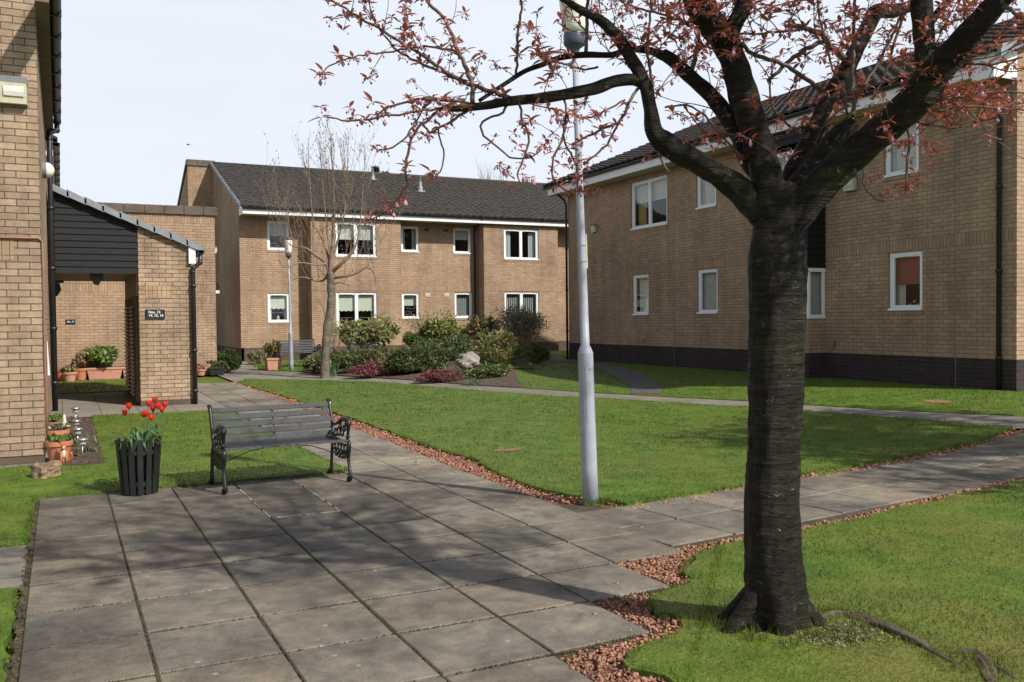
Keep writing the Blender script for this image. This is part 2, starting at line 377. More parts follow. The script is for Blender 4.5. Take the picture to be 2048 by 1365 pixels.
def gravel_mat():
    m = NT('red_stone_chips'); g = m.n.new('ShaderNodeNewGeometry'); n = m.noise(62, 3, .7, g.outputs['Position']); n2 = m.noise(1.5, 3, .6, g.outputs['Position'])
    r = m.ramp(n.outputs['Fac'], [(.25, (.12,.065,.045)), (.42, (.27,.12,.075)), (.55, (.40,.20,.125)), (.75, (.48,.31,.22))])
    r2 = m.ramp(n2.outputs['Fac'], [(.35, (.75,.75,.72)), (.65, (1.1,1.08,1.05))])
    m.col(m.mix(1, r.outputs[0], r2.outputs[0], 'MULTIPLY')); m.set(Roughness=.85); return m.mat
M['gravel'] = gravel_mat()
M['gravelbed'] = simple('red_chip_bed', (.26,.115,.08), .95, var=.5, nscale=40, bumpS=1)

# ------------------------------------------------------------------ ground
def inpoly(P, x, y):
    x = np.asarray(x); y = np.asarray(y); c = np.zeros(x.shape, bool); n = len(P); j = n-1
    for i in range(n):
        xi, yi = P[i]; xj, yj = P[j]
        with np.errstate(divide='ignore', invalid='ignore'):
            c ^= ((yi > y) != (yj > y)) & (x < (xj-xi)*(y-yi)/(yj-yi+1e-12)+xi)
        j = i
    return c
def resample(P, step):
    out = []
    n = len(P)
    for i in range(n):
        a = np.array(P[i], float); b = np.array(P[(i+1)%n], float); L = np.linalg.norm(b-a); k = max(1, int(L/step))
        for t in range(k): out.append(tuple(a+(b-a)*t/k))
    return out
def sheet(name, P, dz, mat, step=.4, wob=0., skirt=.0, kind='structure', parent=None):
    B = resample(P, step if wob == 0 else min(step, .09))
    if wob:
        s = random.random()*50
        B = [(x+wob*math.sin(x*9+y*7+s)+wob*.8*math.sin(x*23-y*19+s)+random.uniform(-.4, .4)*wob, y+wob*math.cos(x*8-y*10+s)+random.uniform(-.4, .4)*wob) for x, y in B]
    xs = [p[0] for p in B]; ys = [p[1] for p in B]
    gx, gy = np.meshgrid(np.arange(min(xs), max(xs), step), np.arange(min(ys), max(ys), step))
    gx = gx.ravel()+rng.uniform(-.02, .02, gx.size); gy = gy.ravel()+rng.uniform(-.02, .02, gy.size)
    k = inpoly(B, gx, gy); pts = [Vector(p) for p in B]+[Vector((a, b)) for a, b in zip(gx[k], gy[k])]
    r = geometry.delaunay_2d_cdt(pts, [(i, (i+1) % len(B)) for i in range(len(B))], [], 1, 1e-5)
    V = np.array([(v.x, v.y) for v in r[0]]); T = [tuple(f) for f in r[2]]
    Z = hgt(V[:, 0], V[:, 1])+dz
    V3 = [(a, b, c) for (a, b), c in zip(V, Z)]; F = T
    if skirt:
        cnt = {}
        for f in T:
            for i in range(len(f)):
                e = (f[i], f[(i+1) % len(f)]); cnt[tuple(sorted(e))] = cnt.get(tuple(sorted(e)), []) + [e]
        nb = len(V3); low = {}
        for k_, es in list(cnt.items()):
            if len(es) == 1:
                a, b = es[0]
                for q in (a, b):
                    if q not in low:
                        low[q] = len(V3); V3.append((V3[q][0], V3[q][1], V3[q][2]-skirt))
                F = F+[(b, a, low[a], low[b])] if False else F
                T.append((b, a, low[a], low[b]))
        F = T
    o = mesh_obj(name, V3, F, mat, parent)
    if kind: o['kind'] = kind
    return o

# base ground as one sheet to the horizon
def base_ground():
    xs = np.concatenate([[-600, -200, -80, -40], np.arange(-20, 30, .5), [30, 40, 60, 120, 300, 700]])
    ys = np.concatenate([[-500, -150, -60, -25], np.arange(-12, 44, .5), [44, 55, 80, 150, 400, 900]])
    X, Y = np.meshgrid(xs, ys); Z = hgt(X, Y)-.045
    V = np.stack([X, Y, Z], -1).reshape(-1, 3); nx = len(xs)
    i = np.arange((len(ys)-1)*(nx-1)); r = i//(nx-1); c = i % (nx-1); a = r*nx+c
    F = np.stack([a, a+1, a+nx+1, a+nx], 1)
    o = mesh_obj('ground', V, F, M['grass']); o['kind'] = 'structure'
base_ground()

SX, SY, GX0, GY0 = .5746, .624, -.21, 7.56
def rowY(j): return GY0-j*SY
gv = lambda L: [tuple(p) for p in L]
PATH_R = 3.82
lawnC = [(3.82,22.9),(3.93,20),(4.07,17.4),(4.14,13.3),(4.12,10.7),(4.22,9.4),(4.1,8.95),(4.0,7.95),(4.08,7.3),(4.22,6.95),(4.32,6.6),(5.8,6.79),(6.73,6.97),(8.4,7.27),(10.2,7.42),(10.85,7.6),
         (10.66,9.19),(10.16,11.76),(9.38,14.3),(8.22,17.25),(7.5,19.3),(6.88,21.1),(5.74,22.6),(4.9,23.4),(4.2,23.8)]
lawnR = [(4.1,5.06),(3.85,4.98),(3.6,4.81),(3.42,4.62),(3.5,4.47),(3.2,4.4),(2.95,4.26),(2.82,4.05),(2.9,3.75),(2.6,3.66),(2.37,3.61),(2.3,3.45),(2.43,3.24),(2.2,3.1),(1.95,2.9),(1.85,2.2),(1.8,-7),(17,-7),(17,7.05),(13,6.5),(8.3,5.68),(6.6,5.42),(4.96,5.13)]
def chaikin(P, i0, i1, it=2):
    Q = P[i0:i1]
    for _ in range(it):
        R = [Q[0]]
        for a, b in zip(Q[:-1], Q[1:]): R += [(a[0]*.75+b[0]*.25, a[1]*.75+b[1]*.25), (a[0]*.25+b[0]*.75, a[1]*.25+b[1]*.75)]
        Q = R+[Q[-1]]
    return P[:i0]+Q+P[i1:]
lawnR = chaikin(lawnR, 0, 16)
lawnB = [(-12,11.45),(-12,7.55),(-.26,7.55),(-.25,9.45),(1.2,9.46),(2.72,9.5),(2.62,12),(2.62,16.45),(.44,16.62),(.43,16),(.40,11.22),(.1,11.22),(-.15,11.45)]
lawnL = [(-12,6.28),(-12,-7),(-.28,-7),(-.27,3),(-.27,6.28)]
lawnE = [(8.95,17.9),(9.63,15.6),(10.62,12.3),(11.19,9.65),(11.65,8.15),(14.2,7.9),(18.2,7.9),(18.2,9.75),(14.0,9.75),(14.02,10.05),(14.4,25.2),(16,25.4),(20,25.6),(20,31.9),(13.6,32.4),(13.3,27),(12.8,24.3),(10.95,22.1),(9.85,19.7)]
lawnW = [(-.25,21.6),(2.3,21.6),(2.3,25.3),(-.25,25.4)]
lawnF = [(5.28,27.6),(5.55,26.75),(6.15,26.1),(6.6,27),(7.4,29.4),(9.2,31.2),(13.3,32.2),(13.3,32.45),(5.8,32.45),(5.65,31)]
bed = [(6.15,26.1),(6.4,24.4),(6.9,22.6),(7.6,21.1),(8.25,19.6),(8.8,18.2),(9.05,17.8),(9.85,19.7),(10.95,22.1),(12.8,24.3),(13.3,27),(13.3,32.2),(9.2,31.2),(7.4,29.4),(6.6,27)]
soilbed = [(0.0,11.35),(.40,11.24),(.42,16.1),(-.02,16.55)]
for nm, P, mt, wb in (('lawn_centre', lawnC, M['grass'], .015), ('lawn_by_cherry', lawnR, M['grass_dry'], .03), ('lawn_by_bench', lawnB, M['grass'], .012), ('lawn_left', lawnL, M['grass'], .012),
                  ('lawn_east', lawnE, M['grass'], 0), ('lawn_behind_porch', lawnW, M['grass'], 0), ('lawn_far', lawnF, M['grass'], 0)):
    sheet(nm, P, .012, mt, .35, wb, .07)
sheet('rockery_soil', bed, .02, M['soil'], .35, 0, .05)
sheet('flower_bed_soil', soilbed, .02, M['soil'], .2, .01, .05)
# paving sheets further off
farpave = [(-.3,16.62),(2.66,16.45),(2.66,26.1),(3.82,26.1),(3.82,22.9),(4.2,23.8),(4.9,23.4),(5.74,22.6),(6.9,22.5),(6.4,24.4),(6.15,26.1),(5.55,26.75),(5.28,27.6),(5.65,31),(5.7,33.1),(3.9,33.1),(3.85,26.18),(-.3,26.18),(-.3,25.4),(2.3,25.3),(2.3,21.6),(-.3,21.6)]
farpath = [(6.9,22.5),(5.74,22.6),(6.88,21.1),(7.5,19.3),(8.22,17.25),(9.38,14.3),(10.16,11.76),(10.66,9.19),(10.85,7.6),(10.95,7.5),(11.7,7.75),(11.65,8.15),(11.19,9.65),(10.62,12.3),(9.63,15.6),(8.95,17.9),(8.8,18.2),(8.25,19.6),(7.6,21.1)]
sheet('path_far_yard', farpave, -.006, M['slabfar'], .5)
sheet('path_far', farpath, -.002, M['slabfar'], .4)
curvepath = [(9.87,14.87),(10.22,14.38),(10.8,15.1),(11.41,16.2),(12.2,17.9),(12.97,19.75),(13.6,22),(13.8,25),(13.3,25),(13.1,22.4),(12.55,20.6),(11.8,18.6),(11.0,16.9),(10.4,15.6)]
sheet('path_curved', curvepath, .022, M['slabfar2'], .3)
sheet('path_side', [(-12,6.31),(-.24,6.31),(-.24,7.52),(-12,7.52)], -.006, M['slabfar'], .5)
sheet('path_by_wall', [(-12,11.45),(-.15,11.45),(.0,11.36),(0,16.6),(-.3,16.6),(-.3,11.7),(-12,11.7)], -.003, M['slabfar'], .5)
# gravel beds
grav = {
 'a': [(3.5,23.2),(3.85,18.4),(3.82,12.7),(3.82,7.0),(4.1,6.9),(4.35,6.35),(5.59,6.54),(6.52,6.72),(8.19,6.98),(10.9,7.4),(10.85,7.6),(10.2,7.42),(8.4,7.27),(6.73,6.97),(5.8,6.79),(4.32,6.6),(4.22,6.95),(4.08,7.3),(4.0,7.95),(4.1,8.95),(4.22,9.4),(4.12,10.7),(4.14,13.3),(4.07,17.4),(3.93,20),(3.82,22.9)],
 'b': [(3.9,5.2),(5.07,5.27),(6.6,5.54),(8.51,5.84),(13,6.6),(13,6.5),(8.3,5.68),(6.6,5.42),(4.96,5.13),(4.1,5.06),(3.85,4.98),(3.6,4.81),(3.42,4.62),(3.5,4.47),(3.2,4.4),(2.95,4.26),(2.82,4.05),(2.9,3.75),(2.6,3.66),(2.37,3.61),(2.3,3.45),(2.43,3.24),(2.2,3.1),(1.95,2.9),(1.85,2.2),(1.5,2.2),(1.5,3.15),(2.07,3.15),(2.07,3.78),(2.65,3.78),(2.65,4.4),(3.22,4.4),(3.22,5.02)],
 'c': [(5.25,27.4),(5.3,27.9),(5.7,31),(5.74,33),(5.6,33),(5.5,31),(5.13,28)]}
for k, P in grav.items(): sheet('gravel_bed', P, -.028, M['gravelbed'], .3)

# slabs
def slabs():
    V = []; F = []; tone = []
    def slab(cx, cy, sx, sy, rot=0, tn=None, zo=0):
        g = .0085; hx, hy = sx/2-g+.0035-random.uniform(0, .003), sy/2-g-.002-random.uniform(0, .005); b = .006
        c, s = math.cos(rot+random.uniform(-.004, .004)), math.sin(rot+random.uniform(-.004, .004)); tx, ty = random.uniform(-.004, .004), random.uniform(-.004, .004)
        base = len(V); z0 = H(cx, cy)+zo+random.uniform(-.002, .002)
        hs = H(cx+.3, cy)-H(cx-.3, cy), H(cx, cy+.3)-H(cx, cy-.3)
        for (ex, ey, ez) in ((hx, hy, -.05), (hx, hy, -b), (hx-b, hy-b, 0)):
            for sx_, sy_ in ((-1,-1),(1,-1),(1,1),(-1,1)):
                lx, ly = ex*sx_, ey*sy_; X = cx+c*lx-s*ly; Y = cy+s*lx+c*ly
                V.append((X, Y, z0+ez+tx*lx+ty*ly+hs[0]/.6*(X-cx)+hs[1]/.6*(Y-cy)))
        for r in (0, 4):
            for k in range(4): F.append((base+r+k, base+r+(k+1)%4, base+r+4+(k+1)%4, base+r+4+k))
        F.append((base+8, base+9, base+10, base+11))
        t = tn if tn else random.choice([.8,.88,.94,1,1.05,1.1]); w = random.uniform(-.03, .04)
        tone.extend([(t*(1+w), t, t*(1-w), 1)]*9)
    for j in range(-3, 16):
        for i in range(0, 7):
            yt = GY0-(j)*SY+SY; yb = yt-SY  # row between rowY(j) and above
            xc = GX0+(i+.5)*SX; yc = (yt+yb)/2; xr = GX0+(i+1)*SX
            if yt > 9.5: continue
            if yb < 5.0 and xr > 3.3: continue
            if yb < 4.4 and xr > 2.75: continue
            if yb < 3.78 and xr > 2.15: continue
            if yb < 3.15 and xr > 1.6: continue
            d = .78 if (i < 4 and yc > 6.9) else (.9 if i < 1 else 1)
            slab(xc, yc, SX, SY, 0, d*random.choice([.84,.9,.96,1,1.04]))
    y = 9.44
    while y < 23:
        for i in range(2): slab(2.66+.29+i*.58, y+SY/2, .58, SY, 0, random.uniform(1.05, 1.2))
        y += SY
    # near path to the right, two slabs wide, turning slightly away
    for k in range(15):
        for r in range(2):
            t0 = .31+k*.62; ang = .11 if t0 > 1.5 else .06
            if k == 0 and r == 1 and False: continue
            bx = 3.83+t0*math.cos(.10); by = 5.22+t0*math.sin(.125)
            if t0 < .7: by += .02
            slab(bx-r*.62*math.sin(.1)+ -.31*math.sin(.1), by+.32+r*.635, .62, .63, .11, random.uniform(.85, 1.08))
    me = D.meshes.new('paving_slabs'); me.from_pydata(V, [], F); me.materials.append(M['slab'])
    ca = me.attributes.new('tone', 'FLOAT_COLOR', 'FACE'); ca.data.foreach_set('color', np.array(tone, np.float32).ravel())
    o = D.objects.new('paving_slabs', me); COL.objects.link(o); o['kind'] = 'structure'
slabs()
sheet('patio_joint_bed', [(-.24,-5),(1.55,-5),(1.55,3.12),(2.12,3.12),(2.12,3.75),(2.7,3.75),(2.7,4.38),(3.27,4.38),(3.27,5.0),(4.0,5.2),(5.07,5.27),(6.6,5.54),(8.51,5.84),(13,6.6),(13,7.7),(10.9,7.4),(8.19,6.98),(6.52,6.72),(5.59,6.54),(4.35,6.4),(3.85,7.0),(3.83,9.4),(3.83,23),(2.66,23),(2.66,9.46),(-.24,9.46)], -.014, M['joint'], .3)
# moss tufts along the patio joints and pale mortar round one replaced slab
mb = MB()
for (x0, y0, x1, y1) in ((GX0+3*SX, 7.6, GX0+3*SX, 9.0), (GX0+4*SX, 7.6, GX0+4*SX, 9.3), (GX0+3*SX, 7.56, GX0+4*SX, 7.56)):
    n = 14
    for k in range(n):
        if random.random() < .25: continue
        a = k/n; b = (k+1)/n; w = random.uniform(.003, .010); X0 = x0+(x1-x0)*a; Y0 = y0+(y1-y0)*a; X1 = x0+(x1-x0)*b; Y1 = y0+(y1-y0)*b
        if x0 == x1: mb.box(X0-w, Y0, -.01, X0+w*.8, Y1, .0035)
        else: mb.box(X0, Y0-w, -.01, X1, Y0+w, .0035)
o = mb.build('mortar_patch', M['mortarwhite']); o['kind'] = 'structure'
def moss():
    global rng
    V = []; F = []
    def tuft(x, y, s):
        b = len(V); n = 6
        V.append((x, y, H(x, y)+s*.5))
        for k in range(n):
            a = 2*PI*k/n+random.random(); r = s*random.uniform(.7, 1.4); V.append((x+r*math.cos(a), y+r*math.sin(a), H(x, y)-.008))
        for k in range(n): F.append((b, b+1+k, b+1+(k+1) % n))
    for i in range(1, 7):
        x = GX0+i*SX; y = 3.0
        while y < 9.0:
            if math.sin(y*3.1+i*2)+random.random()*2 > .0: tuft(x+random.gauss(0, .003), y, random.uniform(.002, .008))
            y += .012 if y < 6 else .02
    for j in range(1, 8):
        y = GY0-j*SY; x = -.2
        while x < 3.2:
            if math.sin(x*4.1+j*5)+random.random()*1.6 > .2: tuft(x, y+random.gauss(0, .004), random.uniform(.005, .011))
            x += .014
    for k in range(420):   # mossy strip under the front bench
        t = random.random(); tuft(.9+1.7*t, 9.40+random.gauss(0, .035), random.uniform(.01, .024))
    for k in range(260): tuft(-.235+random.gauss(0, .012), random.uniform(3.2, 9.3), random.uniform(.008, .02))
    o = mesh_obj('moss', V, F, M['joint']); o['kind'] = 'stuff'
    setp(o, 'olive and brown moss filling the joints of the grey paving slabs', 'moss')
moss()

# gravel chips
def chips():
    pts = []
    for P, dens in ((grav['a'], 1100), (grav['b'], 2800), (grav['c'], 350)):
        P = np.array(P); lo = P.min(0); hi = P.max(0); n = int((hi[0]-lo[0])*(hi[1]-lo[1])*dens)
        x = rng.uniform(lo[0], hi[0], n); y = rng.uniform(lo[1], hi[1], n); k = inpoly(P, x, y)
        d = np.hypot(x, y); k &= rng.random(n) < np.clip(7/d, .25, 1); pts.append(np.stack([x[k], y[k]], 1))
    for k in range(330):   # strays kicked on to the slabs
        t = rng.random(); pts.append(np.array([[3.78-abs(rng.normal(0, .16)), 5.5+t*9]])); 
        if k % 2: pts.append(np.array([[3.0-abs(rng.normal(0, .22))+.9*(t-.5), 4.4+(t-.5)*1.6]]))
    p = np.vstack(pts); n = len(p); d = np.hypot(p[:, 0], p[:, 1])
    s = np.clip(rng.lognormal(-4.6, .32, n), .005, .022)*np.clip((d/6.5)**.5, 1, 1.8)
    base = np.array([(1,0,0),(-1,0,0),(0,1,0),(0,-1,0),(0,0,.75),(0,0,-.75)], float)
    tri = np.array([(0,2,4),(2,1,4),(1,3,4),(3,0,4),(2,0,5),(1,2,5),(3,1,5),(0,3,5)])
    V = base[None]*rng.uniform(.5, 1.45, (n, 6, 1))+rng.normal(0, .22, (n, 6, 3))
    a = rng.uniform(0, 6.28, n); b = rng.uniform(-.7, .7, n)
    ca, sa, cb, sb = np.cos(a), np.sin(a), np.cos(b), np.sin(b)
    X, Y, Z = V[..., 0], V[..., 1], V[..., 2]
    X, Z = X*cb[:, None]+Z*sb[:, None], -X*sb[:, None]+Z*cb[:, None]
    X, Y = X*ca[:, None]-Y*sa[:, None], X*sa[:, None]+Y*ca[:, None]
    V = np.stack([X, Y, Z], -1)*s[:, None, None]
    V[..., 0] += p[:, 0, None]; V[..., 1] += p[:, 1, None]; V[..., 2] += (hgt(p[:, 0], p[:, 1])-.018+rng.uniform(0, .016, n))[:, None]
    F = (tri[None]+6*np.arange(n)[:, None, None]).reshape(-1, 3)
    o = mesh_obj('red_gravel', V.reshape(-1, 3), F, M['gravel']); setp(o, 'red stone chippings filling the strips between paving and lawn', 'gravel', kind='stuff')
    print('chips', n)
chips()

# soil crumbs
def crumbs():
    pts = []
    for P, dens in ((soilbed, 900), (bed, 60)):
        P = np.array(P); lo = P.min(0); hi = P.max(0); n = int((hi[0]-lo[0])*(hi[1]-lo[1])*dens)
        x = rng.uniform(lo[0], hi[0], n); y = rng.uniform(lo[1], hi[1], n); k = inpoly(P, x, y); pts.append(np.stack([x[k], y[k]], 1))
    p = np.vstack(pts); n = len(p); s = rng.uniform(.008, .028, n)
    base = np.array([(1,0,0),(-.5,.85,0),(-.5,-.85,0),(0,0,.8)], float)
    V = (base[None]+rng.normal(0, .25, (n, 4, 3)))*s[:, None, None]
    V[..., 0] += p[:, 0, None]; V[..., 1] += p[:, 1, None]; V[..., 2] += (hgt(p[:, 0], p[:, 1])+.02)[:, None]
    tri = np.array([(0,1,3),(1,2,3),(2,0,3)]); F = (tri[None]+4*np.arange(n)[:, None, None]).reshape(-1, 3)
    o = mesh_obj('soil_crumbs', V.reshape(-1, 3), F, M['soil']); setp(o, 'loose brown soil crumbs on the flower beds', 'soil', kind='stuff')
crumbs()

# grass blades
def blades(name, polys, holes, mat, label, dmul=1.):
    PX = []; 
    for P in polys:
        A = np.array(P); lo = np.maximum(A.min(0), [-2.5, 2.6]); hi = np.minimum(A.max(0), [16, 32.5])
        if (hi <= lo).any(): continue
        dens = 3400*dmul; n = int((hi[0]-lo[0])*(hi[1]-lo[1])*dens)
        done = 0
        while done < n:
            m = min(2000000, n-done); done += m
            x = rng.uniform(lo[0], hi[0], m); y = rng.uniform(lo[1], hi[1], m); d = np.hypot(x, y)
            k = rng.random(m) < np.clip((4.2/np.maximum(d, 1))**2, 0, 1)
            x, y = x[k], y[k]; ang = np.arctan2(x, y); k = (ang > rad(-6)) & (ang < rad(60)); x, y = x[k], y[k]
            k = inpoly(P, x, y)
            for h in holes: k &= ~inpoly(h, x, y)
            PX.append(np.stack([x[k], y[k]], 1))
    p = np.vstack(PX); n = len(p); d = np.hypot(p[:, 0], p[:, 1])
    h = rng.uniform(.010, .027, n)*np.clip((d/8)**.35, .9, 1.5); w = .0022*np.clip(d/4.2, 1, 6)
    h *= 1+.35*np.sin(p[:, 0]*2.1+1.3*np.sin(p[:, 1]*1.7))*np.cos(p[:, 1]*1.9)
    a = rng.uniform(0, 6.28, n); le = rng.uniform(.1, .9, n)*h; la = rng.uniform(0, 6.28, n)
    z = hgt(p[:, 0], p[:, 1])+.008
    V = np.zeros((n, 3, 3)); V[:, 0, 0] = p[:, 0]-w*np.cos(a); V[:, 0, 1] = p[:, 1]-w*np.sin(a); V[:, 1, 0] = p[:, 0]+w*np.cos(a); V[:, 1, 1] = p[:, 1]+w*np.sin(a)
    V[:, 2, 0] = p[:, 0]+le*np.cos(la); V[:, 2, 1] = p[:, 1]+le*np.sin(la); V[:, 0, 2] = z; V[:, 1, 2] = z; V[:, 2, 2] = z+h
    F = np.arange(n*3).reshape(-1, 3); o = mesh_obj(name, V.reshape(-1, 3), F, mat); setp(o, label, 'grass', kind='stuff'); print(name, n)
bare1 = [(4.83+.20*math.cos(t)*(1+.3*math.sin(3*t)), 9.93+.13*math.sin(t)*(1+.3*math.cos(2*t))) for t in np.linspace(0, 6.1, 12)]
bare2 = [(12.13+.17*math.cos(t), 9.76+.24*math.sin(t)) for t in np.linspace(0, 6.1, 12)]
treehole = [(3.3+.28*math.cos(t), 3.42+.22*math.sin(t)) for t in np.linspace(0, 6.1, 10)]
blades('grass', [lawnC, lawnB, lawnL, lawnE, lawnW, lawnF], [curvepath, bare1, bare2], M['blade'], 'short green grass of the lawns between paths and buildings', 1.2)
blades('mossy_grass', [lawnR], [treehole], M['blade_dry'], 'yellowish mossy grass growing round the cherry tree', 1.5)
for c in (bare1, bare2):
    o = sheet('bare_earth_patch', c, .017, simple('bare_earth', (.22,.12,.06), .95, var=.4, nscale=20, bumpS=.6), .2, .01)

# ------------------------------------------------------------------ buildings
def wall_mesh(u0, u1, z0, z1, y, holes, depth=.11, axis='x', sgn=-1):
    """wall face in local plane y (facing -y), openings with reveals going in"""
    mb = MB(); us = sorted({u0, u1, *[h[0] for h in holes], *[h[1] for h in holes]}); zs = sorted({z0, z1, *[h[2] for h in holes], *[h[3] for h in holes]})
    for i in range(len(us)-1):
        for j in range(len(zs)-1):
            cu, cz = (us[i]+us[i+1])/2, (zs[j]+zs[j+1])/2
            if any(h[0] < cu < h[1] and h[2] < cz < h[3] for h in holes): continue
            mb.quad((us[i], y, zs[j]), (us[i+1], y, zs[j]), (us[i+1], y, zs[j+1]), (us[i], y, zs[j+1]))
    d = y+depth
    for a, b, c, e in holes:
        mb.quad((a, y, c), (b, y, c), (b, d, c), (a, d, c)); mb.quad((a, y, e), (a, d, e), (b, d, e), (b, y, e))
        mb.quad((a, y, c), (a, d, c), (a, d, e), (a, y, e)); mb.quad((b, y, c), (b, y, e), (b, d, e), (b, d, c))
    return mb
def wavy(mb, x0, x1, z0, z1, y, amp=.015, per=.11):
    n = max(4, int((x1-x0)/per*6)); V = []; F = []
    for i in range(n+1):
        x = x0+(x1-x0)*i/n; yy = y+amp*math.sin(2*PI*(x/per)+2*math.sin(x*7)); V += [(x, yy, z0), (x, yy, z1)]
    for i in range(n): F.append((2*i, 2*i+2, 2*i+3, 2*i+1))
    mb.add(V, F)
def window(par, x0, x1, z0, z1, y, panes=1, dress='dark', vent=True, bsill=True):
    """white framed window set in the opening; y = outer wall plane"""
    mb = MB(); fy = y+.035; fd = .07; t = .055
    def frame(a, b, c, d, yy, dd, t):
        mb.bbox(a, yy, c, a+t, yy+dd, d, .004); mb.bbox(b-t, yy, c, b, yy+dd, d, .004)
        mb.bbox(a+t, yy+.001, c, b-t, yy+dd, c+t, .004); mb.bbox(a+t, yy+.001, d-t, b-t, yy+dd, d, .004)
    frame(x0+.003, x1-.003, z0+.003, z1-.003, fy, fd, t)
    n = panes; w = (x1-x0-2*t)/n; ps = []
    for i in range(n):
        a = x0+t+i*w; b = a+w
        if i > 0: mb.bbox(a-.022, fy+.002, z0+t, a+.022, fy+fd, z1-t, .004)
        aa = a+(.02 if i else 0); bb = b-(.02 if i < n-1 else 0)
        frame(aa+.002, bb-.002, z0+t+.002, z1-t-.002, fy+.012, fd-.02, .04); ps.append((aa+.042, bb-.042, z0+t+.042, z1-t-.042))
        if vent: mb.bbox(aa+.12, fy-.008, z1-t-.028, bb-.12, fy, z1-t-.004, .003)
    fr = mb.build('window', M['white'], par)
    s = MB(); s.bbox(x0-.0, y-.028, z0-.002, x1+.0, y+.034, z0+.042, .006); s.build('sill', M['white'], fr)
    if bsill: s = MB(); s.box(x0-.02, y-.012, z0-.077, x1+.02, y+.03, z0-.004); s.build('brick_sill', M['soldier'], fr)
    for (a, b, c, d) in ps:
        g = MB(); g.quad((a-.004, fy+.035, c-.004), (b+.004, fy+.035, c-.004), (b+.004, fy+.035, d+.004), (a-.004, fy+.035, d+.004)); g.build('pane', M['glass'], fr)
    iy = y+.16; A, B, Cc, Dd = x0+.01, x1-.01, z0+.02, z1-.01
    if dress == 'scallop':
        zb = Dd-(Dd-Cc)*.52; m = MB(); n = 40; V = []; F = []
        for i in range(n+1):
            x = A+(B-A)*i/n; V += [(x, iy, zb-.035*abs(math.sin(PI*(x-A)/.16))), (x, iy, Dd)]
        for i in range(n): F.append((2*i, 2*i+2, 2*i+3, 2*i+1))
        m.add(V, F); m.build('blind', M['blind'], fr)
        m = MB(); wavy(m, A, A+.16, Cc, zb+.03, iy+.04); m.build('curtain', M['curtain'], fr); m = MB(); wavy(m, B-.16, B, Cc, zb+.03, iy+.04); m.build('curtain', M['curtain'], fr)
        m = MB(); m.box(A, iy+.02, Cc+.33, B, iy+.024, Cc+.337)
        for (a, b, c, d) in ps:
            mm = (a+b)/2; m.ball((mm, iy, Cc+.16), .05, 8, 6, (1,.6,1.4)); m.prism([(mm-.10, Cc+.03), (mm+.10, Cc+.03), (mm+.05, Cc+.12), (mm-.05, Cc+.12)], 'y', iy-.02, iy+.02)
        m.build('ornament', M['lace'], fr)
    elif dress == 'lace':
        m = MB(); wavy(m, A, B, Dd-.5*(Dd-Cc), Dd, iy+.03, .008, .07); m.build('net_curtain', M['curtain'], fr)
        m = MB(); n = 9
        for k in range(n):
            x = A+(B-A)*(k+.5)/n
            for r in range(3): m.ball((x+random.uniform(-.02, .02), iy, Cc+.12+r*.13+random.uniform(-.03, .03)), random.uniform(.03, .05), 7, 5)
        m.build('ornament', M['cord'], fr)
    elif dress == 'vertical':
        m = MB(); x = A
        while x < B: m.add([(x, iy, Cc), (x+.07, iy+.035, Cc), (x+.07, iy+.035, Dd), (x, iy, Dd)], [(0,1,2,3)]); x += .085
        m.build('vertical_blind', M['vblind'], fr)
    elif dress == 'curtains':
        m = MB(); w = (B-A)*(.24 if panes == 2 else .3); wavy(m, A, A+w, Cc, Dd, iy+.03); m.build('curtain', M['lace'], fr); m = MB(); wavy(m, B-w, B, Cc, Dd, iy+.03); m.build('curtain', M['lace'], fr)
    elif dress == 'onecurtain':
        m = MB(); wavy(m, A+(B-A)*.12, B-.02, Cc, Dd, iy+.03, .02, .14); m.build('curtain', M['curtain'], fr)
    elif dress == 'halfblind':
        m = MB(); m.box(A, iy, Dd-.45*(Dd-Cc), B, iy+.004, Dd); m.build('blind', M['curtain'], fr)
    elif dress == 'redblind':
        m = MB(); m.box(A, iy, Dd-.56*(Dd-Cc), B, iy+.004, Dd); m.build('blind', M['redblind'], fr)
        m = MB(); wavy(m, A, A+.22, Cc, Dd-.5*(Dd-Cc), iy+.05); m.build('curtain', M['curtain'], fr)
        m = MB()
        for k in range(5): m.ball((A+.35+.09*k, iy+.02, Cc+.08+.06*(k % 2)), .03, 8, 6)
        m.build('ornament', M['ochre'], fr)
    elif dress == 'ochre':
        m = MB(); m.box(A, iy, Dd-.45*(Dd-Cc), B, iy+.004, Dd); m.build('blind', M['curtain'], fr)
        m = MB(); wavy(m, A+.1, A+.45, Cc, Dd-.3, iy+.04); m.build('curtain', M['ochre'], fr)
    elif dress == 'netfull':
        m = MB(); wavy(m, A, B, Cc, Dd, iy+.03, .02, .12); m.build('net_curtain', M['curtain'], fr)
    elif dress == 'greyblind':
        m = MB(); m.box(A, iy, Cc+.02, B, iy+.004, Dd); m.build('blind', M['lace'], fr)
    return fr
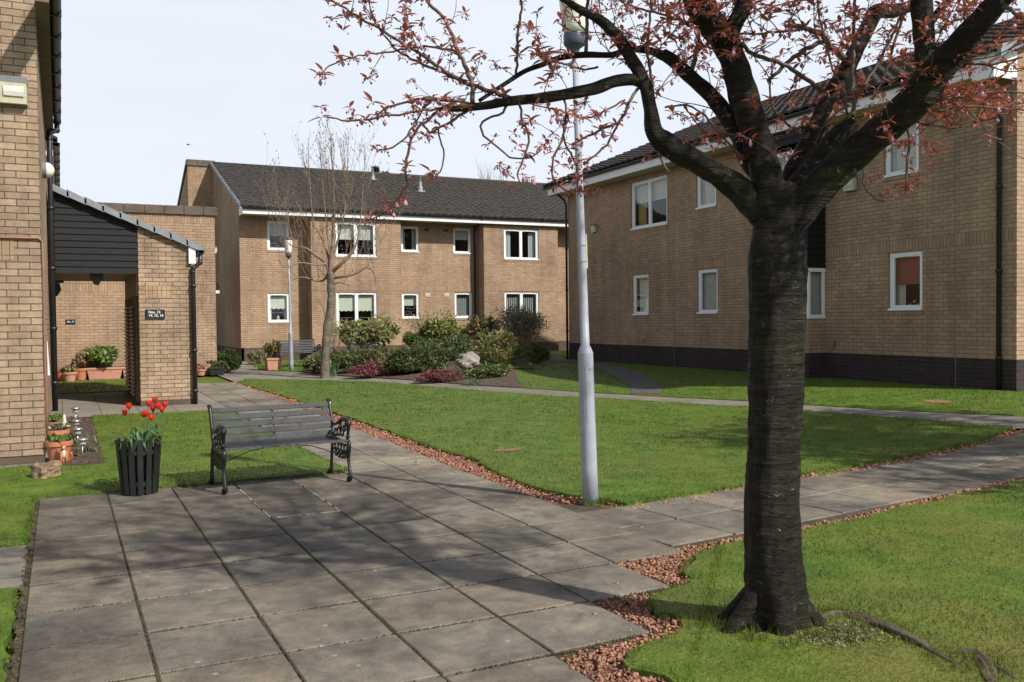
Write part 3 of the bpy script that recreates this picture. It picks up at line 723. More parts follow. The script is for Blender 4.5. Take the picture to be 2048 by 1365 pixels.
def tiles(par, x0, x1, y0, z0, y1, z1, name='roof', tw=.30, tl=.33, mat=None, back=None):
    """interlocking tiles; eave at (y0,z0) and ridge at (y1,z1) in local coords, running along x"""
    L = math.hypot(y1-y0, z1-z0); n = max(1, round(L/tl)); nx = int((x1-x0)/tw)+1; per = 6; xs = np.arange(nx*per+1)*(tw/per)+x0; xs = xs[xs <= x1+1e-6]
    ty, tz = (y1-y0)/L, (z1-z0)/L; ny, nz = -tz, ty
    ph = ((xs-x0) % tw)/tw; w = .030*np.abs(np.cos(PI*ph))**1.3
    V = []; F = []; m = len(xs)
    for r in range(n):
        jit = rng.uniform(-.004, .004)
        for k, (d, off) in enumerate(((r*L/n-.02, .0), (r*L/n-.02, .048), ((r+1)*L/n+.01, .004))):
            for i, x in enumerate(xs):
                hh = off+(w[i] if off > 0 else w[i]-.006)+jit*(k > 0)
                V.append((x, y0+ty*d+ny*hh, z0+tz*d+nz*hh))
        b = r*3*m
        for k in range(2):
            for i in range(m-1): F.append((b+k*m+i, b+k*m+i+1, b+(k+1)*m+i+1, b+(k+1)*m+i))
    o = mesh_obj(name, V, F, mat or M['tile'], par)
    return o
def downpipe(par, P, r=.036, mat='black', clips=()):
    mb = MB(); mb.tube(catmull(P, .2) if len(P) > 2 and False else np.array(P), r, 10)
    for c in clips: mb.lathe([(r+.012, -.03), (r+.012, .03)], c, 10)
    for p in P[1:-1]: mb.ball(p, r*1.15, 10, 6)
    return mb.build('downpipe', M[mat], par, True)
def gutter(par, x0, x1, y, z, r=.055):
    mb = MB(); n = 8
    V = []; F = []
    for x in (x0, x1):
        for k in range(n+1):
            a = PI+PI*k/n; V.append((x, y+r*math.cos(a), z+r*math.sin(a)))
    for k in range(n): F.append((k, k+1, n+2+k, n+1+k))
    F.append(tuple(range(n, -1, -1))); F.append(tuple(range(n+1, 2*n+2))); mb.add(V, F)
    mb.box(x0, y-r-.008, z-.006, x1, y-r, z+.008)
    return mb.build('gutter', M['black'], par)
def flood(par, x, y, z, s=1., loc=None):
    pass

# ---- far building
FB = empty('apartment_building', (5.69, 33.1, .25), 0, 'far buff brick building with dark tiled roof and projecting window bays, behind the rockery', 'building')
WZ = 5.12; PL = .45
segs = [(0, 2.38, 0, [(.95,1.73,1.34,2.40,1,'scallop'), (.97,1.75,3.92,4.97,1,'lace')]),
        (2.38, 5.76, -.6, [(3.27,4.80,1.13,2.42,2,'scallop'), (3.27,4.80,3.70,4.97,2,'lace')]),
        (5.76, 9.15, 0, [(5.98,6.68,1.43,2.42,1,'lace'), (5.98,6.70,3.97,4.96,1,'curtains'), (8.15,8.90,1.43,2.45,1,'vertical'), (8.12,8.88,3.96,4.96,1,'halfblind')]),
        (9.15, 12.45, -.6, [(10.03,11.56,1.14,2.46,2,'vertical'), (10.03,11.56,3.73,4.95,2,'curtains')]),
        (12.45, 17.5, 0, [])]
wm = MB(); pm = MB(); sm = MB(); slm = MB()
for a, b, y, wins in segs:
    w = wall_mesh(a, b, PL, WZ, y, [t[:4] for t in wins]); wm.add(w.v, w.f)
    pm.box(a-(.004 if y else 0), y-.004, -.4, b+(.004 if y else 0), y+.2, PL)
    sm.box(a-(.003 if y else -.003), y-.0035, 2.455, b+(.003 if y else -.003), y+.02, 2.66) if not any(t[3] > 2.44 and t[2] < 2.5 for t in wins) else None
    if any(t[3] > 2.44 and t[2] < 2.5 for t in wins): sm.box(a-.003*bool(y), y-.0035, 2.468, b+.003*bool(y), y+.02, 2.67)
    for t in wins: window(FB, t[0], t[1], t[2], t[3], y, t[4], t[5])
    if y:
        wm.quad((a, 0, PL), (a, y, PL), (a, y, WZ), (a, 0, WZ)); wm.quad((b, y, PL), (b, 0, PL), (b, 0, WZ), (b, y, WZ))
        pm.box(a-.004, y+.1, -.4, a+.1, .1, PL); pm.box(b-.1, y+.1, -.4, b+.004, .1, PL)
# gable wall, back and interior shell
EY, EZ, RY, RZ = -.84, 5.335, 5.9, 7.86
sl = (RZ-EZ)/(RY-EY)
wm.poly([(0,0,PL),(0,0,EZ+sl*(0-EY)-.04),(0,RY,RZ-.04),(0,12.2,EZ+.2),(0,12.2,PL)])
wm.quad((0,12.2,PL),(17.5,12.2,PL),(17.5,12.2,5.4),(0,12.2,5.4)); wm.poly([(17.5,0,PL),(17.5,0,5.5),(17.5,RY,RZ-.04),(17.5,12.2,5.4),(17.5,12.2,PL)])
pm.box(-.004, -.004, -.4, .1, 12.2, PL)
wall = wm.build('wall', M['brick'], FB); pm.build('plinth', M['plinth_buff'], FB); sm.build('soldier_course', M['soldier'], FB)
mb = MB(); mb.box(.02, .7, 2.55, 17.4, 12, 2.75); mb.box(.02, 3.8, PL, 17.4, 3.9, WZ); mb.box(.02, .3, .3, 17.4, 12, .42)
for x in (2.6, 5.6, 7.4, 9.3, 12.3): mb.box(x, .3, .45, x+.1, 3.8, WZ)
mb.build('interior', M['roomdark'], FB)
mb = MB(); mb.box(0, -.76, 5.10, 17.5, -.735, 5.275); mb.box(0.0, -.734, 5.10, .03, -.01, 5.36); mb.build('fascia', M['whitewood'], FB)
mb = MB(); mb.box(.03, -.734, 5.105, 17.5, .02, 5.118); mb.build('soffit', M['soffit'], FB)
gutter(FB, -.03, 17.5, -.80, 5.31)
rf = tiles(FB, -.08, 17.5, EY, EZ, RY, RZ)
mb = MB(); mb.quad((-.08,RY,RZ),(17.5,RY,RZ),(17.5,12.5,5.2),(-.08,12.5,5.2)); mb.build('rear_roof', M['tile'], FB)
mb = MB(); mb.tube(np.array([(-.08,RY,RZ+.0),(17.5,RY,RZ+.0)]), .07, 8); mb.build('ridge_tile', M['tile'], rf, True)
mb = MB(); n = 22
for k in range(n):
    a = k/n; b = (k+1)/n; y0 = EY+(RY-EY)*a; y1 = EY+(RY-EY)*b; z0 = EZ+(RZ-EZ)*a; z1 = EZ+(RZ-EZ)*b
    mb.prism([(y0, z0-.10), (y1+.02, z1-.085), (y1+.02, z1+.045), (y0, z0+.075)], 'x', -.115-.006*(k % 2), -.04)
mb.build('verge', M['tilegrey'], FB)
for (fx, fy, hh) in ((7.88, 2.9, .40), (6.37, 4.6, .27)):
    z = EZ+sl*(fy-EY); mb = MB(); mb.lathe([(.09, -.05), (.085, hh*.5), (.06, hh*.55), (.06, hh)], (fx, fy, z), 12); mb.box(fx-.16, fy-.16, z-.09, fx+.16, fy+.12, z+.02)
    mb.cur = 1; mb.lathe([(.035, hh), (.035, hh+.18), (.05, hh+.2), (.05, hh+.24)], (fx, fy, z), 8); mb.build('roof_flue', [M['lead'], M['lampgrey']], rf)
downpipe(FB, [(9.0, -.78, 5.27), (9.0, -.72, 5.17), (9.0, -.12, 5.0), (9.0, -.06, 4.85), (9.0, -.06, .0)], .036, clips=[(9.0, -.06, z) for z in (.6, 1.8, 3.0, 4.2)])
vm_ = simple('cream_vent', (.55,.50,.42), .6)
for x in (6.92, 7.71):
    mb = MB(); mb.bbox(x, -.02, 2.27, x+.2, .01, 2.41, .004); [mb.box(x+.02, -.026, 2.29+k*.025, x+.18, -.019, 2.30+k*.025) for k in range(4)]; mb.build('air_vent', vm_, FB)
    mb = MB(); mb.box(x, -.015, 4.80, x+.2, .01, 4.90); mb.build('air_vent', M['plinth_buff'], FB)
# stair tower at the left gable
mb = MB(); TX = -.97; TY = 5.9
mb.quad((TX,TY,0),(0.0,TY,0),(0.0,TY,7.72),(TX,TY,7.72)); mb.poly([(TX,TY,0),(TX,TY,7.72),(TX,12.2,5.2),(TX,12.2,0)]); mb.quad((0,TY,5),(0,TY,7.72),(0,12,5.2),(0,12,5)); mb.quad((TX,12.2,0),(TX,12.2,5.2),(0,12.2,5.2),(0,12.2,0))
mb.quad((TX,TY,7.72),(0,TY,7.72),(0,12.2,5.2),(TX,12.2,5.2)); mb.build('tower_wall', M['brick'], FB)
mb = MB(); mb.bbox(TX-.04, TY-.05, 7.722, TX+.38, TY+.3, 7.96, .01); mb.bbox(TX+.384, TY-.052, 7.722, .1, TY+.3, 7.962, .01)
mb.prism([(TY+.302, 7.66), (12.3, 5.1), (12.3, 5.26), (TY+.302, 7.84)], 'x', TX-.05, .02); mb.build('coping', M['coping'], FB)

# ---- right building, local x runs toward the camera along the facade, local y into the building
RB = empty('apartment_building', (14.44, 25.18, .33), rad(-91.325), 'long buff brick building on the right with dark brick base and black boarded strip', 'building')
LR = 15.37; bx0, bx1, by = 9.62, 11.08, -.45; WR = 5.18; PR = .52
wins = [(3.67,4.95+.47,3.73,5.04,2,'ochre'), (6.69,7.48,3.97,4.94,1,'netfull'), (12.62,13.42,3.90,4.93,1,'netfull'), (3.71,4.52,1.36,2.48,1,'onecurtain'), (6.71,7.52,1.37,2.47,1,'greyblind'), (12.72,13.5,1.37,2.46,1,'redblind')]
wm = MB(); pm = MB(); sm = MB(); slm = MB()
for (a, b) in ((0, bx0), (bx1, LR)):
    hs = [t for t in wins if a < t[0] < b]
    w = wall_mesh(a, b, PR, WR, 0, [t[:4] for t in hs]); wm.add(w.v, w.f)
    pm.box(a, -.004, -.5, b, .2, PR); sm.box(a+.002, -.0035, 2.49, b-.002, .02, 2.70)
for t in wins:
    window(RB, *t[:4], 0, t[4], t[5])
slope = .40; REY, REZ = -.56, 5.50; RRY, RRZ = 6.0, 8.15; sl2 = (RRZ-REZ)/(RRY-REY)
for x in (0, LR): wm.poly([(x,0,PR),(x,0,REZ+sl2*(0-REY)-.05),(x,RRY,RRZ-.05),(x,12.2,5.4),(x,12.2,PR)])
wm.quad((0,12.2,PR),(LR,12.2,PR),(LR,12.2,5.5),(0,12.2,5.5))
pm.box(-.004, -.003, -.5, .1, 12.2, PR); pm.box(LR-.1, -.003, -.5, LR+.004, 12.2, PR)
# projecting bay: brick base, corner window, black cladding above
wm.quad((bx0,by,PR),(bx1,by,PR),(bx1,by,1.23),(bx0,by,1.23)); wm.quad((bx1,by,PR),(bx1,0,PR),(bx1,0,1.23),(bx1,by,1.23)); wm.quad((bx0,0,PR),(bx0,by,PR),(bx0,by,1.23),(bx0,0,1.23)); wm.quad((bx0,by,1.23),(bx1,by,1.23),(bx1,0,1.23),(bx0,0,1.23))
pm.box(bx0-.004, by-.004, -.5, bx1+.004, .1, PR)
wm.build('wall', M['brick'], RB); pm.build('plinth', M['plinth'], RB); sm.build('soldier_course', M['soldier'], RB)
mb = MB()
def cladface(z0, z1, hole=None):
    z = z0
    while z < z1-.01:
        zz = min(z+.13, z1)
        spans = [(bx0, bx1)]
        if hole and z < hole[3] and zz > hole[2]: spans = [(bx0, hole[0]), (hole[1], bx1)]
        for a, b in spans:
            if b-a > .01: mb.prism([(by, z), (by-.018, z+.008), (by-.003, zz), (by+.05, zz), (by+.05, z)], 'x', a, b)
        mb.prism([(bx1-.05, z), (bx1-.05, zz), (bx1+.003, zz), (bx1+.018, z+.008), (bx1, z)], 'y', by+.001, -.001)
        mb.prism([(bx0+.05, z), (bx0+.05, zz), (bx0-.003, zz), (bx0-.018, z+.008), (bx0, z)], 'y', by+.001, -.001)
        z = zz
cladface(2.27, 5.15, (bx0+.3, bx1-.3, 3.8, 4.75)); mb.build('cladding', M['blackwood'], RB)
window(RB, bx0+.3, bx1-.3, 3.8, 4.75, by, 2, 'netfull', True, False)
cw = MB()
for (a, b) in ((bx0, bx0+.06), (bx1-.06, bx1), ((bx0+bx1)/2-.03, (bx0+bx1)/2+.03)): cw.bbox(a, by, 1.24, b, by+.06, 2.26, .004)
cw.bbox(bx1-.06, -.065, 1.24, bx1, -.005, 2.26, .004); cw.bbox(bx0, -.065, 1.24, bx0+.06, -.005, 2.26, .004)
for (c, d) in ((1.232, 1.31), (2.19, 2.265)):
    cw.bbox(bx0-.01, by-.012, c, bx1+.01, by+.058, d, .004); cw.bbox(bx1-.058, by+.058, c, bx1+.008, -.002, d, .004); cw.bbox(bx0-.008, by+.058, c, bx0+.058, -.002, d, .004)
cwo = cw.build('window', M['white'], RB)
g = MB(); g.quad((bx0+.05,by+.03,1.3),(bx1-.05,by+.03,1.3),(bx1-.05,by+.03,2.2),(bx0+.05,by+.03,2.2)); g.quad((bx1-.03,by+.05,1.3),(bx1-.03,-.06,1.3),(bx1-.03,-.06,2.2),(bx1-.03,by+.05,2.2)); g.build('pane', M['glass'], cwo)
m = MB(); z = 1.3
while z < 2.2: m.quad((bx0+.1,by+.1,z),(bx1-.1,by+.1,z),(bx1-.1,by+.115,z+.02),(bx0+.1,by+.115,z+.02)); m.quad((bx1-.1,by+.1,z),(bx1-.1,-.02,z),(bx1-.115,-.02,z+.02),(bx1-.115,by+.1,z+.02)); z += .027
m.build('slatted_blind', M['curtain'], cwo)
mb = MB(); mb.box(.02, .7, 2.6, LR-.02, 12, 2.8); mb.box(.02, 3.8, PR, LR-.02, 3.9, WR); mb.box(.02, .3, .3, LR-.02, 12, .45)
for x in (2.4, 5.9, 8.6, 12.0): mb.box(x, .35, PR, x+.1, 3.8, WR)
mb.build('interior', M['roomdark'], RB)
mb = MB(); mb.box(-.42, -.50, 5.19, LR-.4, -.475, 5.39); mb.box(-.42, -.474, 5.19, -.39, .3, 5.42); mb.box(LR-.4, -.56, 5.10, LR-.0, -.46, 5.50); mb.box(LR-.03, -.459, 5.10, LR+.004, .0, 5.56)
mb.build('fascia', M['whitewood'], RB)
mb = MB(); mb.box(-.388, -.474, 5.185, LR-.034, .02, 5.198); mb.build('soffit', M['soffit'], RB)
gutter(RB, -.48, LR-.4, -.55, 5.44)
rf = tiles(RB, -.5, LR+.12, REY-.05, REZ-.02, RRY, RRZ)
mb = MB(); mb.quad((-.5,RRY,RRZ),(LR+.12,RRY,RRZ),(LR+.12,12.6,5.3),(-.5,12.6,5.3)); mb.build('rear_roof', M['tile'], RB)
mb = MB(); mb.tube(np.array([(-.5,RRY,RRZ),(LR+.12,RRY,RRZ)]), .08, 8); mb.build('ridge_tile', M['tile'], rf, True)
for xv in (-.53, LR+.10):
    mb = MB(); n = 22
    for k in range(n):
        a = k/n; b = (k+1)/n; y0 = REY-.05+(RRY-REY)*a; y1 = REY-.05+(RRY-REY)*b; z0 = REZ+(RRZ-REZ)*a; z1 = REZ+(RRZ-REZ)*b
        mb.prism([(y0, z0-.12), (y1+.02, z1-.10), (y1+.02, z1+.04), (y0, z0+.07)], 'x', xv-.006*(k % 2), xv+.07)
    mb.build('verge', M['tilegrey'] if xv > 0 else M['tile'], RB)
downpipe(RB, [(-.02, -.53, 5.38), (-.02, -.5, 5.28), (-.02, -.12, 5.02), (-.02, -.06, 4.85), (-.02, -.06, 0)], .036, clips=[(-.02, -.06, z) for z in (.9, 2.2, 3.5)])
downpipe(RB, [(15.09, -.53, 5.38), (15.09, -.5, 5.28), (15.09, -.12, 5.02), (15.09, -.06, 4.85), (15.09, -.06, 0)], .04, clips=[(15.09, -.06, z) for z in (.55, 2.0, 3.4)])
mb = MB()
for x in (5.71, 14.21): mb.box(x-.006, -.006, -.05, x+.006, .01, 5.18)
mb.build('movement_joint', M['lampgrey'], RB)
mb = MB(); mb.lathe([(.035, 0), (.035, .06), (.05, .065), (.05, .09)], (4.25, -.02, .62), 10); mb.build('pipe_outlet', M['terracotta'], RB)
mb = MB(); mb.lathe([(.05, 0), (.055, .09), (.03, .11)], (11.32, -.06, .66), 10); mb.build('pipe_outlet', M['lampgrey'], RB)
zf = REZ+sl2*(4.6-REY); mb = MB(); mb.lathe([(.09, -.1), (.085, .2), (.06, .24), (.06, .5)], (.9, 4.6, zf), 10); mb.build('roof_flue', M['lead'], rf)

# ---- link wall building behind the porch
LB = empty('link_building', (0, 26.2, .18), 0, 'flat roofed buff brick block with brown coping seen through and above the porch', 'building')
mb = MB(); mb.box(-.9, 0, 0, 3.85, 9, 4.36); mb.build('wall', M['brick'], LB)
mb = MB(); mb.box(-.9, -.003, 4.13, 3.853, .02, 4.355); mb.box(-.9, -.003, 2.28, 3.853, .02, 2.5); mb.build('soldier_course', M['soldier'], LB)
mb = MB(); x = -.95
while x < 3.8: x2 = min(x+.5, 3.93); mb.bbox(x+.003, -.06, 4.362, x2-.003, .35, 4.59, .012); x = x2
mb.bbox(3.55, .352, 4.362, 3.932, 9.05, 4.59, .012); mb.build('coping', M['coping'], LB)
mb = MB(); mb.prism([(3.851, 2.86), (4.12, 2.50), (4.12, 2.36), (3.851, 2.36)], 'y', 1.2, 3.2); mb.build('side_canopy', M['blackwood'], LB)
mb = MB(); mb.box(3.852, 1.19, 2.27, 4.13, 3.2, 2.355); mb.build('canopy_fascia', M['whitewood'], LB)

# ---- near left building
NB = empty('near_building', (-.18, 11.7, .03), 0, 'rustic buff brick building at the left edge with a black gutter and olive timber eave', 'building')
NX = -9; EH = 5.05
mb = MB(); mb.poly([(NX,0,.09),(0,0,.09),(0,0,EH),(NX,0,EH)]); mb.prism([(NX,EH),(0,EH),(0,EH+.5),(NX/2,EH+2.9),(NX,EH+.5)], 'y', 0, .22); mb.quad((0,0,.09),(0,14.4,.09),(0,14.4,EH),(0,0,EH)); mb.quad((NX,0,.09),(NX,0,EH),(NX,14.4,EH),(NX,14.4,.09)); mb.quad((NX,14.4,.09),(NX,14.4,EH),(0,14.4,EH),(0,14.4,.09))
mb.build('wall', M['brick_near'], NB)
mb = MB(); mb.box(NX, .012, -.3, -.012, 14.38, .09); mb.build('plinth', M['plinth_buff'], NB)
mb = MB(); mb.box(-.50, -.0045, 2.30, -.275, .01, 2.53); mb.build('soldier_brick', M['soldier_near'], NB)
mb = MB(); mb.box(.0005, -.75, EH-.06, .135, 6.7, EH+.16); mb.build('eave_board', M['timber'], NB)
def gut_y(par, x, y0, y1, z, r=.055):
    mb = MB(); n = 8; V = []; F = []
    for y in (y0, y1):
        for k in range(n+1):
            a = PI+PI*k/n; V.append((x+r*math.cos(a), y, z+r*math.sin(a)))
    for k in range(n): F.append((k, n+1+k, n+2+k, k+1))
    F.append(tuple(range(n, -1, -1))); F.append(tuple(range(n+1, 2*n+2))); mb.add(V, F); mb.box(x+r, y0, z-.006, x+r+.008, y1, z+.008)
    y = y0
    while y < y1: mb.box(x-r-.004, y, z-r-.012, x+r+.012, y+.03, z+.012); y += .9
    return mb.build('gutter', M['black'], par)
gut_y(NB, .195, -.8, 6.55, EH+.13)
mb = MB()
for k in range(20):
    y0 = .235+k*.315; mb.prism([(.21, EH+.19), (.225, EH+.235), (NX/2, EH+2.55), (NX/2, EH+2.5)], 'y', y0, y0+.32)
mb.prism([(NX-.2, EH+.19), (NX-.2, EH+.235), (NX/2, EH+2.549), (NX/2, EH+2.5)], 'y', .235, 14.5)
mb.build('roof', M['tile'], NB)
mb = MB(); mb.prism([(.19, EH-.12), (.20, EH-.08), (NX/2, EH+2.25), (NX/2, EH+2.2)], 'y', 6.9, 14.5); mb.build('rear_roof', M['tile'], NB)
mb = MB(); mb.box(.001, 6.9, EH-.42, .12, 14.4, EH-.16); mb.build('rear_fascia', M['whitewood'], NB)
gut_y(NB, .17, 6.85, 14.4, EH-.20)
downpipe(NB, [(.195, 6.45, EH+.09), (.19, 6.42, EH-.05), (.075, 6.25, EH-.13), (.07, 6.2, EH-.25), (.07, 6.2, .04)], .047, clips=[(.07, 6.2, z) for z in (.55, 1.5, 2.55, 3.6)])
mb = MB(); P = [(-3, -.02, 2.57), (-1.2, -.02, 2.56), (-.5, -.025, 2.545), (-.03, -.02, 2.55), (.012, -.012, 2.52), (.018, -.01, 2.0), (.012, -.012, 1.2), (.022, -.01, .7), (.02, -.012, .32), (.06, .3, .22)]
mb.tube(np.array(P), .013, 8); mb.build('wall_cable', M['copper'], NB, True)
for y0, sc in ((0, 1),): pass

# ---- porch
PO = empty('entrance_porch', (-.12, 18.0, .09), 0, 'open porch with black horizontal boards, sloping tiled roof and a brick pier', 'porch')
px0, px1, px2 = 0.02, 1.41, 2.33
def rz_(x): return 3.90-(x)*.405
mb = MB(); z = 2.42
while z < 3.9:
    zz = z+.115
    def xr(zt): return min(px1, (3.88-zt)/.405)
    xa = xr(z+.03); xb = xr(zz)
    if xa > px0+.05:
        mb.add([(px0,-.022,z),(max(xr(z),px0+.01) if z < 3.2 else xa,-.022,z),(max(px0+.005,xb),-.004,zz),(px0,-.004,zz),(px0,.04,z),(xa,.04,z),(max(px0+.005,xb),.04,zz),(px0,.04,zz)],
               [(0,1,2,3),(7,6,5,4),(0,4,5,1),(1,5,6,2),(2,6,7,3),(3,7,4,0)])
    z = zz
mb.build('boarding', M['blackwood'], PO)
mb = MB(); mb.prism([(px1, .10), (px2, .10), (px2, rz_(px2)-.05), (px1, rz_(px1)-.05)], 'y', -.03, 3.6); mb.build('pier', M['brick_near'], PO)
mb = MB(); mb.box(px1-.004, -.034, -.25, px2+.004, 3.604, .10); mb.build('pier_base', M['plinth_buff'], PO)
mb = MB(); mb.box(px1+.12, -.0345, 1.98, px1+.57, -.02, 2.2); mb.build('soldier_brick', M['soldier_near'], PO)
mb = MB(); n = 9
for k in range(n):
    xa = -.02+(2.54)*k/n; xb = -.02+2.54*(k+1)/n+.03
    mb.prism([(xa, rz_(xa)+.09), (xb, rz_(xb)+.055), (xb, rz_(xb)-.05), (xa, rz_(xa)-.035)], 'y', -.13, 3.75)
pr = mb.build('roof', M['tilegrey'], PO)
mb = MB(); mb.box(px0, .06, 2.44, px1-.002, 3.5, 2.47)
for k in range(12): mb.box(px0, .07+k*.29, 2.425, px1-.004, .07+k*.29+.27, 2.4395)
mb.build('ceiling', M['ceil'], PO)
mb = MB(); mb.box(px2-.05, -.10, rz_(px2)-.34, px2+.07, -.032, rz_(px2)-.03); mb.box(px2+.001, -.031, rz_(px2)-.28, px2+.07, 3.6, rz_(px2)-.07); mb.build('fascia', M['whitewood'], PO)
gut_y(PO, px2+.16, -.14, 3.7, rz_(px2)-.10, .05)
downpipe(PO, [(px2+.16, -.08, rz_(px2)-.14), (px2+.15, -.08, rz_(px2)-.32), (px2+.03, -.09, rz_(px2)-.42), (px2+.02, -.09, rz_(px2)-.5), (px2+.02, -.09, -.02)], .042, clips=[(px2+.02, -.09, z) for z in (.25, 1.0, 2.2)])
mb = MB()
for k in range(2):
    y0 = .25+k*1.55; y1 = y0+1.45
    mb.bbox(px1-.045, y0, .05, px1-.001, y1, 2.02, .005)
dr = mb.build('storage_door', M['timber'], PO)
mb = MB()
for k in range(2):
    y0 = .25+k*1.55; y1 = y0+1.45; z = .2
    while z < 1.9: mb.prism([(px1-.05, z), (px1-.09, z-.045), (px1-.082, z-.055), (px1-.046, z-.03)], 'y', y0+.18, y1-.18); z += .075
mb.build('louvre', M['black'], dr)
mb = MB(); mb.ball((px1-.075, 1.72, 1.0), .025, 8, 6); mb.build('door_knob', M['steel'], dr, True)
mb = MB(); mb.box(px1-.03, .1, 2.02, px1-.001, 3.4, 2.42); mb.build('door_head', M['ceil'], PO)
mb = MB(); mb.box(.62, .3, 2.30, .84, .52, 2.42); mb.prism([(.66, 2.30), (.80, 2.30), (.76, 2.22), (.68, 2.24)], 'y', .28, .5); o = mb.build('ceiling_lamp', M['black']); o.location = PO.location
setp(o, 'small black lamp under the porch ceiling', 'lamp')

# ---- signs
def text_mesh(name, s, size, parent, loc, mat, extrude=.002, align='LEFT'):
    cu = D.curves.new(name, 'FONT'); cu.body = s; cu.size = size; cu.extrude = extrude; cu.align_x = align; cu.space_line = .95; cu.offset = size*.018
    o = D.objects.new(name, cu); COL.objects.link(o); bpy.context.view_layer.update()
    me = D.meshes.new_from_object(o.evaluated_get(bpy.context.evaluated_depsgraph_get())); D.objects.remove(o); D.curves.remove(cu)
    me.materials.clear(); me.materials.append(mat); q = D.objects.new(name, me); COL.objects.link(q); q.parent = parent; q.location = loc; q.rotation_euler = (PI/2, 0, 0)
    return q
mb = MB(); mb.bbox(0, -.025, 0, .335, 0, .165, .006); s1 = mb.build('number_sign', M['signface']); s1.location = (1.395, 17.968, 1.69)
setp(s1, 'black sign reading Nos. 13, 14, 15, 16 on the brick pier of the porch', 'sign')
text_mesh('lettering', 'Nos. 13\n14, 15, 16', .064, s1, (.05, -.027, .098), M['letter'])
mb = MB(); mb.bbox(0, -.02, 0, .225, 0, .12, .005); s2 = mb.build('number_sign', M['signface']); s2.location = (.12, 26.198, 1.61)
setp(s2, 'small black sign reading No. 17 on the wall behind the porch', 'sign')
text_mesh('lettering', 'No. 17', .058, s2, (.035, -.022, .04), M['letter'])

# ---- wall lamps
def box_lamp(loc, rz, s, label, warm=True):
    e = empty('wall_light', loc, rz, label, 'wall light', 'square wall lights on the brick')
    mb = MB(); mb.bbox(-.15*s, -.03*s, -.155*s, .15*s, 0, .155*s, .008*s); mb.bbox(-.152*s, -.135*s, .085*s, .152*s, -.031*s, .16*s, .01*s); mb.build('housing', M['lampgrey'], e)
    mb = MB(); mb.prism([(-.135*s, .083*s), (-.031*s, .083*s), (-.031*s, -.15*s), (-.10*s, -.15*s)], 'x', -.14*s, .14*s); mb.build('lens', M['lampbeige'], e)
    mb = MB(); mb.prism([(-.138*s, .045*s), (-.140*s, -.02*s), (-.128*s, -.07*s), (-.10*s, -.06*s)], 'x', -.10*s, .11*s); mb.build('reflector', M['curtain'], e)
    return e
box_lamp((-.42, 11.70, 4.205), 0, .95, 'square wall light with a yellowed lens high on the near left brick wall')
def onR(u, z): # point on right facade
    a = rad(-91.325); return (14.44+u*math.cos(a), 25.18+u*math.sin(a), .33+z)
box_lamp(onR(1.68, 3.97), rad(-91.325), .75, 'square wall light near the far end of the right building, beside the double window')
box_lamp(onR(11.82, 3.91), rad(-91.325), 1.0, 'square wall light on the right building seen right of the cherry trunk')
box_lamp((3.85, 26.45, 3.62), rad(90), .6, 'small wall light on the corner of the flat roofed block')
e = empty('globe_light', (-.18, 14.0, 3.70), rad(90), 'round white bulkhead light with a grey rim by the gutter downpipe', 'wall light')
mb = MB(); mb.tube(np.array([(0,0,0),(0,-.05,0)]), .115, 20); mb.build('rim', M['lampgrey'], e, False)
mb = MB(); mb.ball((0,-.05,0), .105, 16, 10, (1,.95,1)); mb.build('globe', M['diffuser'], e, True)
mb = MB(); mb.prism([(0,0),(.16,.02),(.18,-.03),(0,-.04)], 'y', 0, .2); mb.prism([(0,-.045),(.10,-.045),(.13,-.16),(.06,-.28),(0,-.3)], 'y', .02, .18); o = mb.build('wall_lantern', [M['black']])
o.location = (-.1, 19.2, 2.42); setp(o, 'black and white lantern on the left wall inside the porch', 'lantern')

